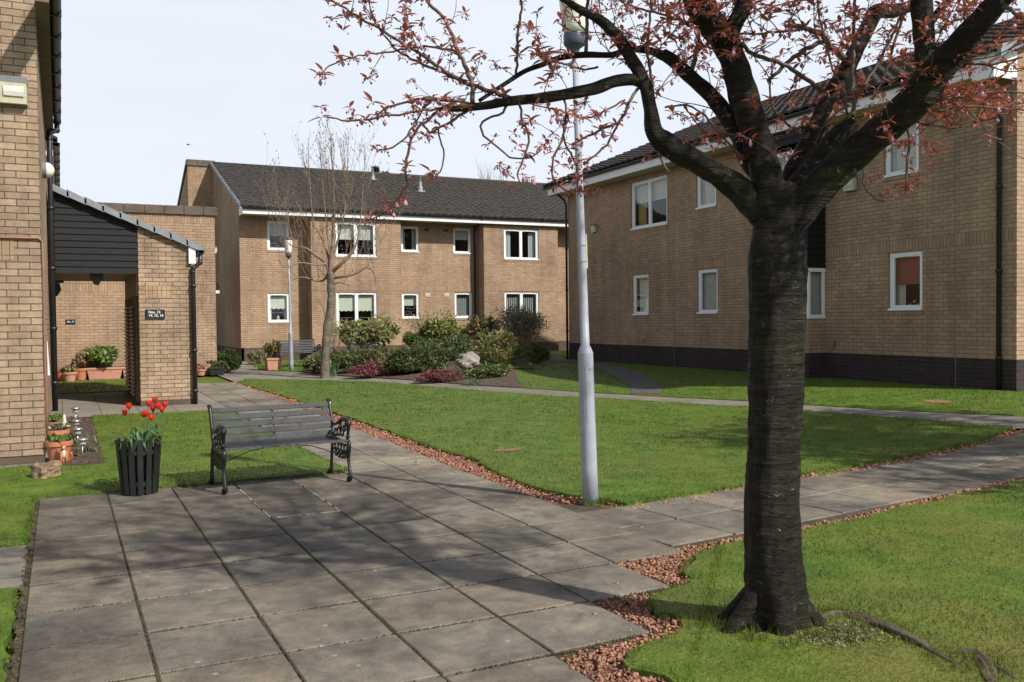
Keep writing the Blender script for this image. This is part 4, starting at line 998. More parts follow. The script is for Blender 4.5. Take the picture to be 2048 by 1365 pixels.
# ------------------------------------------------------------------ benches
def make_bench():
    r = empty('garden_bench', (0, 0, 0)); W = 1.22
    def bar(P, rr, n=8): 
        c = catmull(P, .02); return c
    first = None
    for sx in (0, W):
        mb = MB()
        def tb(P, R):
            P = [(sx, y, z) for y, z in P]; c = catmull(P, .03); mb.tube(c, np.interp(np.linspace(0, 1, len(c)), np.linspace(0, 1, len(R)), R), 8)
        tb([(.02,.015),(-.025,.035),(-.02,.10),(.02,.24),(-.005,.36),(.01,.42),(.06,.425)], [.026,.022,.016,.018,.022,.02,.016])       # front leg
        tb([(.60,.015),(.565,.02),(.55,.09),(.53,.22),(.50,.36),(.47,.42)], [.026,.022,.016,.018,.018,.016])                       # rear leg
        tb([(.44,.40),(.50,.55),(.555,.70),(.60,.80),(.625,.815)], [.018,.018,.017,.018,.024])                                      # back post
        tb([(.0,.42),(.22,.405),(.46,.40)], [.016,.014,.016])                                                                     # seat rail
        tb([(.525,.585),(.42,.565),(.30,.60),(.17,.645),(.06,.645),(.0,.61),(.015,.55),(.03,.48),(.05,.42)], [.014,.015,.016,.02,.026,.03,.02,.015,.016])  # arm
        mb.ball((sx, .02, .615), .042, 10, 8, (.8,1,1.15)); mb.ball((sx,.03,.47), .024, 8, 6); mb.ball((sx,-.005,.03), .032, 8, 6); mb.ball((sx,.585,.03), .032, 8, 6)
        for (cy, cz, rr) in ((.10,.34,.042),(.19,.335,.042),(.28,.335,.042),(.37,.34,.042),(.46,.33,.04),(.13,.262,.034),(.21,.25,.034),(.30,.25,.034),(.39,.26,.034),(.09,.28,.03),(.17,.18,.0),(.20,.50,.04),(.30,.50,.045),(.39,.48,.04),(.25,.57,.03),(.13,.55,.03)):
            if rr: mb.tube(np.array([(sx, cy+rr*math.cos(t), cz+rr*math.sin(t)) for t in np.linspace(0, 2*PI, 15)]), .0095, 6, False)
        mb.build('iron_end', M['iron'], r, True)
    def slat(y, z, ny, nz, w, t, mat, name):
        # board width w along (ny,nz) in yz, thickness t
        ty, tz = -nz, ny; P = [(y-ny*w/2-ty*t/2, z-nz*w/2-tz*t/2), (y+ny*w/2-ty*t/2, z+nz*w/2-tz*t/2), (y+ny*w/2+ty*t/2, z+nz*w/2+tz*t/2), (y-ny*w/2+ty*t/2, z-nz*w/2+tz*t/2)]
        mb = MB(); mb.prism(P, 'x', .012, W-.012); mb.build(name, mat, r)
    by_, bz_ = .155, .40; L = math.hypot(by_, bz_)
    for k in range(5):
        t = (k+.55)/5.0; slat(.445+by_*t*1.02, .43+bz_*t*.94, by_/L, bz_/L, .058 if k < 4 else .05, .018, M['slat'], 'backrest_slat')
    for k in range(5):
        y = .02+k*.092; slat(y, .432-.012*math.sin(k/4*PI), 1, 0, .068, .02, M['slatworn'] if k == 0 else M['slat'], 'seat_slat')
    mb = MB(); mb.tube(np.array([(0,.25,.25),(.3,.25,.37),(W/2,.25,.405),(W-.3,.25,.37),(W,.25,.25)]), .005, 6); mb.tube(np.array([(W/2,.46,.42),(W/2,.60,.80)]), .007, 6); mb.build('tie_rod', M['iron'], r, True)
    return r
b1 = make_bench(); b1.scale = (1, 1, .945); b1.location = (1.345, 8.83, .002); b1.rotation_euler = (0, 0, rad(3.5))
G = 'black slatted benches with iron ends'
setp(b1, 'black slatted bench with scrolled iron ends on the paved patio in front of the lawn', 'bench', G)
b2 = copy_tree(b1); b2.location = (5.95, 28.0, .2); b2.rotation_euler = (0, 0, rad(5)); b2.scale = (1.05,1.05,1.05); setp(b2, 'distant black bench on the grass beside the far lamp post and terracotta pot', 'bench', G)
b3 = copy_tree(b1); b3.location = (9.1, 31.3, .245); b3.rotation_euler = (0, 0, rad(-6)); setp(b3, 'farthest black bench, half hidden behind the rhododendron bush', 'bench', G)

# ------------------------------------------------------------------ lamp posts
def lamp_post(loc, lean, label, s=1.):
    e = empty('lamp_post', loc, 0, label, 'lamp post', 'grey lamp posts'); e.rotation_euler = (0, rad(lean), 0)
    mb = MB(); mb.lathe([(.070,-.1),(.069,.3),(.067,1.30),(.068,1.305),(.046,1.36),(.040,1.365),(.037,1.9),(.030,3.0),(.025,3.92)], (0,0,0), 28); mb.build('post', M['lamppost'], e, True)
    mb = MB(); w = .04
    for x0, x1, z0, z1 in ((-w-.003,-w,.70,1.185),(w,w+.003,.70,1.185),(-w,w,1.182,1.185),(-w,w,.70,.703)):
        V = []
        for (x, z) in ((x0,z0),(x1,z0),(x1,z1),(x0,z1)): V.append((x, -math.sqrt(max(0, .0685**2-x*x))-.0004, z))
        mb.add(V, [(0,1,2,3)])
    mb.tube(np.array([(.0,-.067,1.165),(.0,-.0705,1.165)]), .008, 10); mb.build('access_door', M['lampgrey'], e)
    for zb in (2.12, 2.22):
        pass
    mb = MB(); mb.lathe([(.0365,-.006),(.040,-.004),(.040,.004),(.0365,.006)], (0,0,2.10), 16, False); mb.lathe([(.0365,-.006),(.040,-.004),(.040,.004),(.0365,.006)], (0,0,2.24), 16, False); mb.build('band', M['steel'], e)
    mb = MB(); mb.bbox(.036, -.012, 2.04, .050, .012, 2.34, .003); mb.build('tag', M['lampbeige'], e)
    mb = MB(); mb.lathe([(.03,3.86),(.036,3.90),(.045,3.93),(.085,3.955),(.094,3.97),(.096,4.05),(.09,4.06)], (0,0,0), 28); mb.build('collar', M['collar'], e, True)
    mb = MB(); mb.lathe([(.088,4.06),(.10,4.12),(.128,4.42),(.135,4.50),(.13,4.52)], (0,0,0), 28); mb.build('diffuser', M['diffuser'], e, True)
    mb = MB(); mb.lathe([(.145,4.52),(.15,4.54),(.14,4.57),(.09,4.62),(.02,4.64)], (0,0,0), 28); mb.build('cap', M['collar'], e, True)
    return e
lamp_post((4.14, 6.87, 0), -1.75, 'tall near grey lamp post standing at the corner of the central lawn')
l2 = lamp_post((6.0, 26.7, .18), -.5, 'distant grey lamp post in front of the bench by the far building'); l2.scale = (.92, .92, .84)

# ------------------------------------------------------------------ planter with tulips
PT = empty('slatted_planter', (.64, 9.28, 0), 0, 'black slatted barrel planter holding red tulips beside the bench', 'planter')
n = 15
for k in range(n):
    a = 2*PI*k/n+.1; mb = MB(); r0, r1 = .163, .205; w = .024
    ca, sa = math.cos(a), math.sin(a); V = []
    for rr, z in ((r0, .01), (r1, .515+.01*random.random())):
        for dr in (0, -.014):
            for s_ in (-1, 1): V.append(((rr+dr)*ca-s_*w*sa, (rr+dr)*sa+s_*w*ca, z))
    mb.add(V, [(0,1,5,4),(2,6,7,3),(0,4,6,2),(1,3,7,5),(4,5,7,6),(0,2,3,1)]); mb.build('slat', M['planter'], PT)
mb = MB(); mb.lathe([(.148,.09),(.158,.09),(.158,.13),(.148,.13)], (0,0,0), 24, False); mb.lathe([(.172,.38),(.184,.38),(.186,.42),(.174,.42)], (0,0,0), 24, False); mb.build('hoop', M['planter'], PT)
mb = MB(); mb.lathe([(.11,.12),(.135,.36),(.15,.37),(.15,.40),(.138,.40),(.13,.37)], (0,0,0), 24); mb.build('inner_pot', M['black'], PT)
TU = empty('tulips', (.64, 9.28, .36), 0, 'cluster of red tulips with broad green leaves in the black planter', 'tulips')
mb = MB()
def leafblade(mb, P, w, fold=.25):
    c = catmull(P, .04); n = len(c); V = []; F = []
    for i, p in enumerate(c):
        t = i/(n-1); ww = w*math.sin(PI*(.12+.88*t))**.8*(1-t*.25) if t < .98 else .002
        T = c[min(i+1, n-1)]-c[max(i-1, 0)]; T = T/np.linalg.norm(T); S = np.cross(T, (0,0,1)); S = S/(np.linalg.norm(S)+1e-6); Nn = np.cross(S, T)
        V += [p-S*ww+Nn*ww*fold, p, p+S*ww+Nn*ww*fold]
    for i in range(n-1): F += [(3*i,3*i+1,3*i+4,3*i+3), (3*i+1,3*i+2,3*i+5,3*i+4)]
    mb.add(V, F)
random.seed(5)
for k in range(26):
    a = 2*PI*k/26*1.9+random.random(); L = random.uniform(.20,.34); up = random.uniform(.12,.28); r0 = random.uniform(.02,.09)
    P = [(r0*math.cos(a), r0*math.sin(a), .02), ((r0+.05)*math.cos(a), (r0+.05)*math.sin(a), up*.8), ((r0+.13)*math.cos(a+.1), (r0+.13)*math.sin(a+.1), up), ((r0+L*.65)*math.cos(a+.2), (r0+L*.65)*math.sin(a+.2), up-random.uniform(-.06,.12))]
    leafblade(mb, P, random.uniform(.016,.028))
mb.build('leaves', M['tulipleaf'], TU, True)
st = MB(); 
tul = [(258,815,-.1),(250,828,.0),(298,810,.03),(292,830,-.05),(310,803,.05),(316,815,0),(324,822,.06),(330,812,.1),(303,838,-.04),(288,832,.05),(306,820,.08),(336,808,.02)]
for (px, py, dy) in tul[:11]:
    p = onY(px, py, 9.28+dy)-np.array([.64, 9.28, .36]); b = np.array([p[0]*.35, p[1]*.4, .03]); m_ = (p+b)/2+np.array([p[0]*.1, 0, .02]); c = catmull([b, m_, p], .05)
    st.tube(c, .0035, 6)
    fm = MB(); q = p-np.array([0,0,.018]); tilt = random.uniform(-.15,.15)
    for k in range(6):
        a = 2*PI*k/6+random.random()*.3; wv = .013 if k % 2 else .015; V = []; F = []; n = 6
        for i in range(n+1):
            t = i/n; rr = .004+.017*math.sin(PI*min(1, t*1.15)*.66)+(.006 if t > .8 else 0)*(1 if k % 2 else -.6); z = .062*t; ww = wv*math.sin(PI*(.08+.86*t))**.7*(1 if t < .99 else .1)
            ca, sa = math.cos(a), math.sin(a); V += [q+np.array([rr*ca-ww*sa*.8, rr*sa+ww*ca*.8, z]), q+np.array([(rr+.006)*ca, (rr+.006)*sa, z]), q+np.array([rr*ca+ww*sa*.8, rr*sa-ww*ca*.8, z])]
        for i in range(n): F += [(3*i,3*i+1,3*i+4,3*i+3), (3*i+1,3*i+2,3*i+5,3*i+4)]
        fm.add(V, F)
    fm.build('flower', M['tulip'], TU, True)
st.build('stems', M['tulipleaf'], TU, True)

# ------------------------------------------------------------------ plants
def foliage(center, rad3, n, size, mats, weights=None, lumps=7, elong=2.0, upbias=.3, shell=.45, droop=0, flat_bottom=True, seed=None):
    """returns (V, F, mat index) of n leaf faces spread through a lumpy crown"""
    g = np.random.default_rng(seed if seed is not None else random.randrange(10**6)); rx, ry, rz = rad3
    lc = g.normal(0, 1, (lumps, 3)); lc /= np.linalg.norm(lc, axis=1)[:, None]; lc[:, 2] = np.abs(lc[:, 2])*1.0-.15*flat_bottom; lr = g.uniform(.22, .50, lumps); lc *= g.uniform(.45, .95, lumps)[:, None]
    k = g.integers(0, lumps+2, n); d = g.normal(0, 1, (n, 3)); d /= np.linalg.norm(d, axis=1)[:, None]; r = g.random(n)**shell
    P = np.where((k < lumps)[:, None], lc[np.minimum(k, lumps-1)]+d*(r*lr[np.minimum(k, lumps-1)])[:, None], d*(r*.75)[:, None])
    P += g.normal(0, .04, (n, 3)); P = P*np.array([rx, ry, rz])+np.array(center)
    s = size*g.uniform(.6, 1.4, n); D1 = d*.6+g.normal(0, .7, (n, 3))+np.array([0, 0, upbias-droop]); D1 /= np.linalg.norm(D1, axis=1)[:, None]
    D2 = np.cross(D1, g.normal(0, 1, (n, 3))); D2 /= np.linalg.norm(D2, axis=1)[:, None]; a = s[:, None]*D1*elong/2; b = s[:, None]*D2/2; up = np.cross(D1, D2)*s[:, None]*.12
    V = np.stack([P-a, P-a*.1+b+up, P+a, P-a*.1-b+up], 1).reshape(-1, 3); F = np.arange(4*n).reshape(-1, 4)
    mi = g.choice(len(mats), n, p=weights) if len(mats) > 1 else np.zeros(n, int)
    return V, F, mi
def stems(parent, base, center, rad3, n, mat, r=.012):
    mb = MB()
    for k in range(n):
        a = random.uniform(0, 2*PI); q = random.random()**.5*.75; tip = np.array([center[0]+rad3[0]*q*math.cos(a), center[1]+rad3[1]*q*math.sin(a), center[2]+rad3[2]*random.uniform(-.1, .7)])
        b = np.array(base)+np.array([random.uniform(-.08, .08)*3*rad3[0], random.uniform(-.08, .08), 0]); m_ = (b+tip)/2+np.array([random.uniform(-.05, .05), random.uniform(-.05, .05), .05]); c = catmull([b, m_, tip], .15)
        mb.tube(c, np.linspace(r, r*.4, len(c)), 5)
    return mb.build('stem', mat, parent)
def shrub(name, px, py, Y, wpx, hpx, n, size, mats, label, cat, weights=None, zbase=None, depthf=.8, st=8, **kw):
    """px,py = centre of the shrub in the photo, Y its distance"""
    c = onY(px, py, Y); sc = np.dot(c-CAMP, CW)/FPX; rx = wpx/2*sc; rz = hpx/2*sc; gz = H(c[0], c[1])+.02
    e = empty(name, (c[0], c[1], gz), 0, label, cat)
    V, F, mi = foliage((0, 0, c[2]-gz), (rx*1.12, rx*depthf, rz*1.12), n, size, mats, weights, **kw)
    V[:, 2] = np.maximum(V[:, 2], .005)
    mesh_obj('foliage', V, F, [M[m] for m in mats], e, False, mi)
    if st: stems(e, (0, 0, -.02), (0, 0, c[2]-gz), (rx, rx*depthf, rz), st, M['twig2'])
    return e
random.seed(11)
shrub('rhododendron', 742, 672, 26.3, 104, 78, 4200, .055, ['pale','olive','green','ygreen'], 'large pale leaved bush under the double window, left of the rockery', 'shrub', [.46,.24,.12,.18], lumps=18, elong=2.6, seed=1, st=14)
shrub('juniper', 712, 724, 24.2, 176, 50, 15000, .030, ['olive','dgreen','green'], 'low spreading green juniper right of the young tree', 'shrub', [.35,.45,.2], lumps=20, elong=4.5, upbias=.25, depthf=.42, seed=2)
shrub('juniper', 634, 728, 25.2, 44, 40, 1500, .035, ['olive','dgreen'], 'small tuft of juniper left of the young tree', 'shrub', [.5,.5], lumps=6, elong=4, upbias=.2, seed=52)
shrub('heather', 750, 742, 22.4, 100, 32, 7000, .022, ['heather','brownleaf'], 'crimson heather mound at the left end of the rockery', 'heather', [.82,.18], lumps=16, elong=3, seed=3, depthf=.5, st=0)
shrub('heather', 880, 757, 20.2, 96, 28, 7000, .022, ['heather','brownleaf','green'], 'crimson heather mound lowest on the rockery, under the dark juniper', 'heather', [.74,.18,.08], lumps=16, elong=3, seed=4, depthf=.5, st=0)
shrub('juniper', 846, 724, 22.2, 138, 68, 17000, .030, ['dgreen','green','olive'], 'dark spreading juniper left of the boulder', 'shrub', [.62,.2,.18], lumps=22, elong=4.5, upbias=.25, depthf=.5, seed=5)
shrub('juniper', 908, 700, 24.2, 120, 54, 9000, .030, ['dgreen','green','pale'], 'feathery dark juniper behind the boulder', 'shrub', [.6,.28,.12], lumps=14, elong=4.5, upbias=.3, depthf=.6, seed=6)
shrub('juniper', 800, 742, 22.6, 60, 40, 3500, .030, ['dgreen','olive'], 'small dark juniper between the two crimson heathers', 'shrub', [.7,.3], lumps=8, elong=4, upbias=.2, depthf=.5, seed=61)
shrub('laurel', 893, 668, 26.6, 96, 64, 3600, .062, ['ygreen','olive','green'], 'yellow green glossy bush in the middle of the rockery', 'shrub', [.58,.22,.2], lumps=14, elong=2.4, seed=7, st=12)
shrub('broom', 838, 684, 26.8, 56, 48, 4500, .030, ['green','brightgreen','olive'], 'bright green feathery shrub below the small ground floor window', 'shrub', [.5,.3,.2], lumps=9, elong=5, upbias=.9, seed=8)
shrub('rose_bush', 965, 670, 25.0, 96, 72, 1900, .055, ['green','dgreen','bronze','pinkflower'], 'open leggy shrub with a few pink flowers right of the drainpipe', 'shrub', [.5,.26,.21,.03], lumps=14, elong=2, seed=9, st=26)
shrub('privet_hedge', 1043, 656, 27.0, 122, 80, 6500, .034, ['brownleaf','olive','pale'], 'rounded twiggy brown hedge in front of the right hand double window', 'hedge', [.52,.28,.2], lumps=24, elong=2, seed=10, st=90, shell=.3)
shrub('spirea', 996, 712, 22.2, 112, 96, 4600, .036, ['olive','orange','green','brightgreen'], 'tall mixed orange and green shrub right of the boulder', 'shrub', [.38,.14,.30,.18], lumps=18, elong=2.4, seed=12, st=40)
shrub('box_bush', 1070, 712, 23.4, 54, 52, 4200, .032, ['dgreen','green'], 'small dark green bush at the right end of the rockery', 'shrub', [.6,.4], lumps=10, seed=13)
shrub('potentilla', 1046, 744, 21.3, 70, 24, 900, .034, ['green','olive','bronze'], 'sparse low plants at the right foot of the rockery', 'plant', [.4,.4,.2], lumps=9, elong=3, depthf=.5, seed=141)
shrub('potentilla', 975, 748, 20.2, 110, 34, 2200, .034, ['green','olive','brightgreen'], 'low ragged green plants at the foot of the orange shrub', 'plant', [.5,.3,.2], lumps=12, elong=3, depthf=.4, seed=14)
shrub('box_ball', 453, 727, 26.6, 48, 46, 9000, .028, ['dgreen','green'], 'dense round green bush at the corner of the flat roofed block', 'shrub', [.45,.55], lumps=26, elong=2.6, upbias=.9, seed=15, shell=.2)
shrub('lavender', 514, 716, 30.5, 40, 24, 2000, .030, ['pale','green'], 'low grey green shrub against the far building base', 'shrub', [.7,.3], lumps=8, elong=4, upbias=.6, seed=16)
shrub('forsythia', 855, 645, 28.6, 130, 66, 420, .04, ['pale','ygreen'], 'thin bare shrub with a few pale leaves against the brick behind the rockery', 'shrub', [.5,.5], lumps=10, seed=17, st=44)
shrub('forsythia', 670, 668, 30.0, 70, 56, 400, .04, ['ygreen','pale'], 'thin pale shrub behind the young tree trunk', 'shrub', [.5,.5], lumps=6, seed=18, st=24)
# dead fern fronds
def spikes(name, px, py, Y, n, L, mat, label, cat, spread=1., w=.008, up=.8, curve=.3):
    c = onY(px, py, Y); gz = H(c[0], c[1])+.02; e = MB()
    for k in range(n):
        a = random.uniform(0, 2*PI); l = L*random.uniform(.5, 1.1); o = np.array([random.gauss(0, .08)*spread, random.gauss(0, .08)*spread, max(0, 0)])
        h = up*random.uniform(.5, 1.1); P = [o, o+np.array([math.cos(a)*l*.3, math.sin(a)*l*.3, l*h*.7]), o+np.array([math.cos(a)*l*(.6+curve), math.sin(a)*l*(.6+curve), l*h*.75])]
        leafblade(e, P, w, .1)
    o = e.build(name, M[mat]); o.location = (c[0], c[1], gz); setp(o, label, cat); return o
spikes('dead_fern', 776, 728, 23.4, 90, .62, 'bronze', 'tangle of dry copper coloured fern stalks above the left heather', 'fern', 2.2, .008, .9)
spikes('daffodil_leaves', 663, 752, 23.4, 46, .5, 'tulipleaf', 'clump of upright green blades just right of the young tree base', 'plant', 1.0, .012, 1.25, .0)
spikes('iris_leaves', 945, 772, 19.0, 26, .5, 'tulipleaf', 'sprawling green blades at the rockery edge below the boulder', 'plant', 1.4, .012, .5)
spikes('iris_leaves', 917, 752, 20.8, 40, .4, 'pale', 'grey green spiky clump in front of the boulder', 'plant', 1.6, .012, 1.0)
# boulder
V = []; F = []; mbk = MB(); c = onY(936, 724, 20.8)
mbk.ball((0,0,0), .31, 22, 16, (.98,.7,.76)); Vb = np.array(mbk.v)
nn = Vb/np.linalg.norm(Vb, axis=1)[:, None]; Vb = Vb*(1+.16*np.sign(np.sin(nn[:, 0]*4+1))*np.abs(np.sin(nn[:, 0]*4+1))**.5*np.cos(nn[:, 1]*5)+.09*np.sin(nn[:, 2]*7+nn[:, 0]*5)+.05*np.sin(nn[:, 0]*13+nn[:, 2]*11))[:, None]; Vb[:, 2] = np.minimum(Vb[:, 2], .24+.05*nn[:, 0]-.03*nn[:, 1])
o = mesh_obj('boulder', Vb, mbk.f, M['rock']); o.location = (c[0], c[1], c[2]); setp(o, 'pale grey boulder sitting in the middle of the rockery', 'boulder')
for k, (px, py, Y, s, lb) in enumerate(((1005, 757, 20.5, .10, 'small dark stone below the orange shrub'), (1060, 745, 22.6, .12, 'small flat stone near the dark green bush'), (935, 762, 20.4, .08, 'small stone beside the lower heather'))):
    V2 = Vb*s/.4*np.array([1.4, 1, .7]); o = mesh_obj('rockery_stone', V2, mbk.f, M['rock']); q = onY(px, py, Y); o.location = (q[0], q[1], H(q[0], q[1])+.02); o.rotation_euler = (0, 0, k*1.3); setp(o, lb, 'stone', 'loose rockery stones')

# ------------------------------------------------------------------ pots
def pot(loc, r, h, mat, label, leaves=None, nleaf=120, lsize=.03, hleaf=.1, group='clay pots of plants', flower=None):
    e = empty('plant_pot', loc, 0, label, 'pot', group)
    mb = MB(); mb.lathe([(r*.66,0),(r*.9,h*.78),(r*1.0,h*.78),(r*1.02,h),(r*.9,h),(r*.86,h*.86)], (0,0,0), 22); mb.build('pot', M[mat], e, False)
    mb = MB(); mb.lathe([(r*.85,h*.87),(r*.3,h*.9)], (0,0,0), 16); mb.build('compost', M['soil'], e)
    if leaves:
        V, F, mi = foliage((0, 0, h+hleaf*.5), (r*1.15, r*1.15, hleaf*.8), nleaf, lsize, leaves+([flower] if flower else []), None, lumps=5, upbias=.7)
        mesh_obj('plant', V, F, [M[m] for m in leaves+([flower] if flower else [])], e, False, mi)
    return e
pot((-.075, 14.0, H(-.1, 14)), .135, .22, 'terracotta', 'rearmost of three terracotta pots beside the near building', ['green','brightgreen'], 150, .035, .07)
pot((-.065, 12.75, H(-.1, 12.7)), .145, .25, 'terracotta', 'middle of three terracotta pots beside the near building', ['brightgreen','green','whiteflower'], 170, .035, .06)
pot((-.045, 11.72, .025), .15, .24, 'terracotta', 'nearest of three terracotta pots beside the near building, behind the fox ornament', ['green','brightgreen'], 170, .035, .05)
pot((.0, 25.80, .18), .16, .30, 'terracotta', 'plain reddish pot at the left foot of the wall behind the porch', None)
pot((.18, 25.30, .175), .18, .24, 'terracotta_pale', 'pale pot with grey green plant standing forward on the grass edge', ['pale','green'], 160, .05, .12)
pot((.44, 25.85, .18), .17, .30, 'terracotta', 'orange pot with a bronze shrub by the wall behind the porch', ['bronze','brownleaf'], 320, .05, .34)
pot((3.38, 26.0, .18), .16, .16, 'terracotta_pale', 'small terracotta bowl right of the porch downpipe', ['pale','pinkflower'], 60, .04, .15)
def trough(loc, w, d, h, mat, label, cat='trough', ribs=True):
    e = empty('planting_trough', loc, 0, label, cat)
    mb = MB(); t = .86
    mb.add([(-w/2*t,-d/2*t,0),(w/2*t,-d/2*t,0),(w/2*t,d/2*t,0),(-w/2*t,d/2*t,0),(-w/2,-d/2,h*.85),(w/2,-d/2,h*.85),(w/2,d/2,h*.85),(-w/2,d/2,h*.85)], [(0,3,2,1),(0,1,5,4),(1,2,6,5),(2,3,7,6),(3,0,4,7),(4,5,6,7)])
    mb.bbox(-w/2-.02, -d/2-.02, h*.85, w/2+.02, d/2+.02, h, .008)
    if ribs:
        n = int(w/.035)
        for k in range(n):
            x = -w/2*t+(k+.5)*w*t/n; mb.add([(x-.006,-d/2*t-.006,.02),(x+.006,-d/2*t-.006,.02),(x*1.16+.006,-d/2-.006,h*.84),(x*1.16-.006,-d/2-.006,h*.84)], [(0,1,2,3)])
    mb.build('box', M[mat], e); mb = MB(); mb.box(-w/2+.02,-d/2+.02,h-.01,w/2-.02,d/2-.02,h+.004); mb.build('compost', M['soil'], e); return e
def planting(name, loc, rad3, n, size, mats, label, cat='plant', weights=None, seed=3, **kw):
    V, F, mi = foliage((0, 0, rad3[2]*.9), rad3, n, size, mats, weights, seed=seed, **kw); o = mesh_obj(name, V, F, [M[m] for m in mats], None, False, mi); o.location = loc; return setp(o, label, cat)
trough((1.0, 25.9, .18), .84, .32, .30, 'terracotta_pale', 'long ribbed terracotta trough against the wall behind the porch')
planting('leafy_shrub', (.93, 25.9, .46), (.50,.36,.36), 1500, .065, ['brightgreen','ygreen','green'], 'bright green leafy shrub growing in the long ribbed trough', 'shrub', [.5,.2,.3], 21, lumps=9)
trough((1.72, 25.95, .18), .58, .32, .30, 'terracotta_pale', 'second ribbed terracotta trough, partly hidden by the porch pier')
planting('dry_twigs', (1.68, 25.95, .46), (.2,.12,.12), 60, .04, ['brownleaf','pale'], 'sparse dry twigs in the partly hidden trough', 'plant', [.6,.4], 22)
trough((3.80, 25.95, .18), .40, .2, .20, 'signface', 'small dark trough beside the round bush', ribs=False)
planting('trailing_plant', (3.80, 25.95, .36), (.24,.14,.12), 320, .045, ['dgreen','green'], 'dark trailing plant in the small dark trough', 'plant', [.6,.4], 23)
sq = trough((5.6, 27.3, .19), .42, .42, .36, 'terracotta_pale', 'square terracotta tub at the corner of the far grass', 'tub', False)
planting('bronze_shrub', (5.6, 27.3, .54), (.30,.26,.26), 900, .055, ['olive','bronze','green'], 'bronze and green plant filling the square terracotta tub', 'plant', [.4,.3,.3], 24)
e = empty('bowl_planter', (6.58, 25.9, .185), 0, 'dark stone bowl planter left of the young tree', 'planter'); mb = MB(); mb.lathe([(.2,0),(.24,.1),(.34,.26),(.35,.3),(.31,.3),(.3,.27)], (0,0,0), 20); mb.build('bowl', M['coping'], e)
mb = MB(); mb.lathe([(.31,.27),(.1,.29)], (0,0,0), 16); mb.build('compost', M['soil'], e)
planting('white_heather', (6.56, 25.9, .44), (.33,.24,.15), 700, .04, ['olive','whiteflower','brownleaf'], 'white flowered heather in the dark bowl planter', 'plant', [.4,.35,.25], 25)
# solar lights
for i, (x, y, hh, lb) in enumerate(((.18,15.4,.26,'farthest'), (.165,13.95,.22,'second farthest'), (.165,12.7,.25,'second nearest'), (.20,11.7,.24,'nearest'))):
    e = empty('solar_light', (x, y, H(x, y)+.01), 0, lb+' of the four small steel solar lights in the soil bed', 'solar light', 'solar lights in the soil bed')
    mb = MB(); mb.tube(np.array([(0,0,-.02),(0,0,hh*.7)]), .009, 8); mb.build('stake', M['steel'], e, True)
    mb = MB(); mb.lathe([(.03,hh*.68),(.04,hh*.72),(.042,hh*.92)], (0,0,0), 14); mb.build('lens', M['lead'], e)
    mb = MB(); mb.lathe([(.062,hh*.90),(.064,hh*.96),(.045,hh*1.02),(.01,hh*1.04)], (0,0,0), 16); mb.build('cap', M['steel'], e, True)
spikes('bedding_plant', 140, 880, 13.2, 60, .16, 'brightgreen', 'small green plants in the middle of the narrow soil bed', 'plant', 1.5, .01, .8)
spikes('bedding_plant', 172, 905, 12.2, 36, .12, 'green', 'small green plant by the nearest solar light', 'plant', .8, .009, .8)
# garden ornaments
e = empty('animal_ornament', (.005, 11.50, .03), 0, 'small orange and white painted animal figurine in front of the nearest pot', 'ornament')
mb = MB(); mb.tube(catmull([(0,0,.0),(0,.0,.06),(.005,-.005,.12),(0,-.01,.165)], .02), [.042,.046,.046,.044,.042,.040,.036,.03,.027][:len(catmull([(0,0,.0),(0,.0,.06),(.005,-.005,.12),(0,-.01,.165)], .02))] if False else np.linspace(.044,.026,len(catmull([(0,0,.0),(0,.0,.06),(.005,-.005,.12),(0,-.01,.165)], .02))), 12)
mb.ball((0,-.02,.19), .032, 12, 8, (1,1.25,.9)); mb.prism([(-.028,.205),(-.008,.21),(-.02,.25)], 'y', -.015, .0); mb.prism([(.008,.21),(.028,.205),(.02,.25)], 'y', -.015, .0); mb.tube(np.array([(-.03,-.03,.14),(-.025,-.05,.06),(-.025,-.055,.01)]), .013, 8); mb.tube(np.array([(.03,-.03,.14),(.025,-.05,.06),(.025,-.055,.01)]), .013, 8)
mb.tube(catmull([(.03,.03,.02),(.075,.02,.06),(.07,.0,.12)], .02), .02, 8); mb.build('body', M['fox'], e, True)
mb = MB(); mb.ball((0,-.038,.11), .026, 10, 8, (.9,.6,1.8)); mb.ball((0,-.058,.18), .013, 8, 6); mb.lathe([(.07,-.02),(.07,.008)], (0,-.01,0), 14); mb.build('base', M['figwhite'], e, True)
e = empty('gnome_ornament', (-.02, 13.05, .3), 0, 'tiny pale figurine sitting in the middle terracotta pot', 'ornament'); mb = MB(); mb.lathe([(.03,0),(.034,.05),(.02,.08),(.024,.10),(.018,.13),(.0,.165)], (.04,-.1,0), 12); mb.build('body', M['figwhite'], e, True)
mb = MB(); c = [(0,0,0),(.015,-.02,-.08),(.02,-.03,-.22),(.03,-.05,-.38)]
V = []; F = []
for i, (a, w) in enumerate(((0,.01),(.33,.05),(.66,.075),(1,.09))):
    for k in range(7): V.append((.0+.02*math.sin(k*1.9)*a+.012, -w/1+2*w*k/6, .42-.42*a))
for i in range(3):
    for k in range(6): F.append((i*7+k, i*7+k+1, (i+1)*7+k+1, (i+1)*7+k))
o = mesh_obj('hanging_cloth', V, F, M['cloth']); o.location = (-.165, 12.6, .98); md = o.modifiers.new('thick', 'SOLIDIFY'); md.thickness = .006; setp(o, 'narrow white cloth hanging on the near building corner', 'cloth')
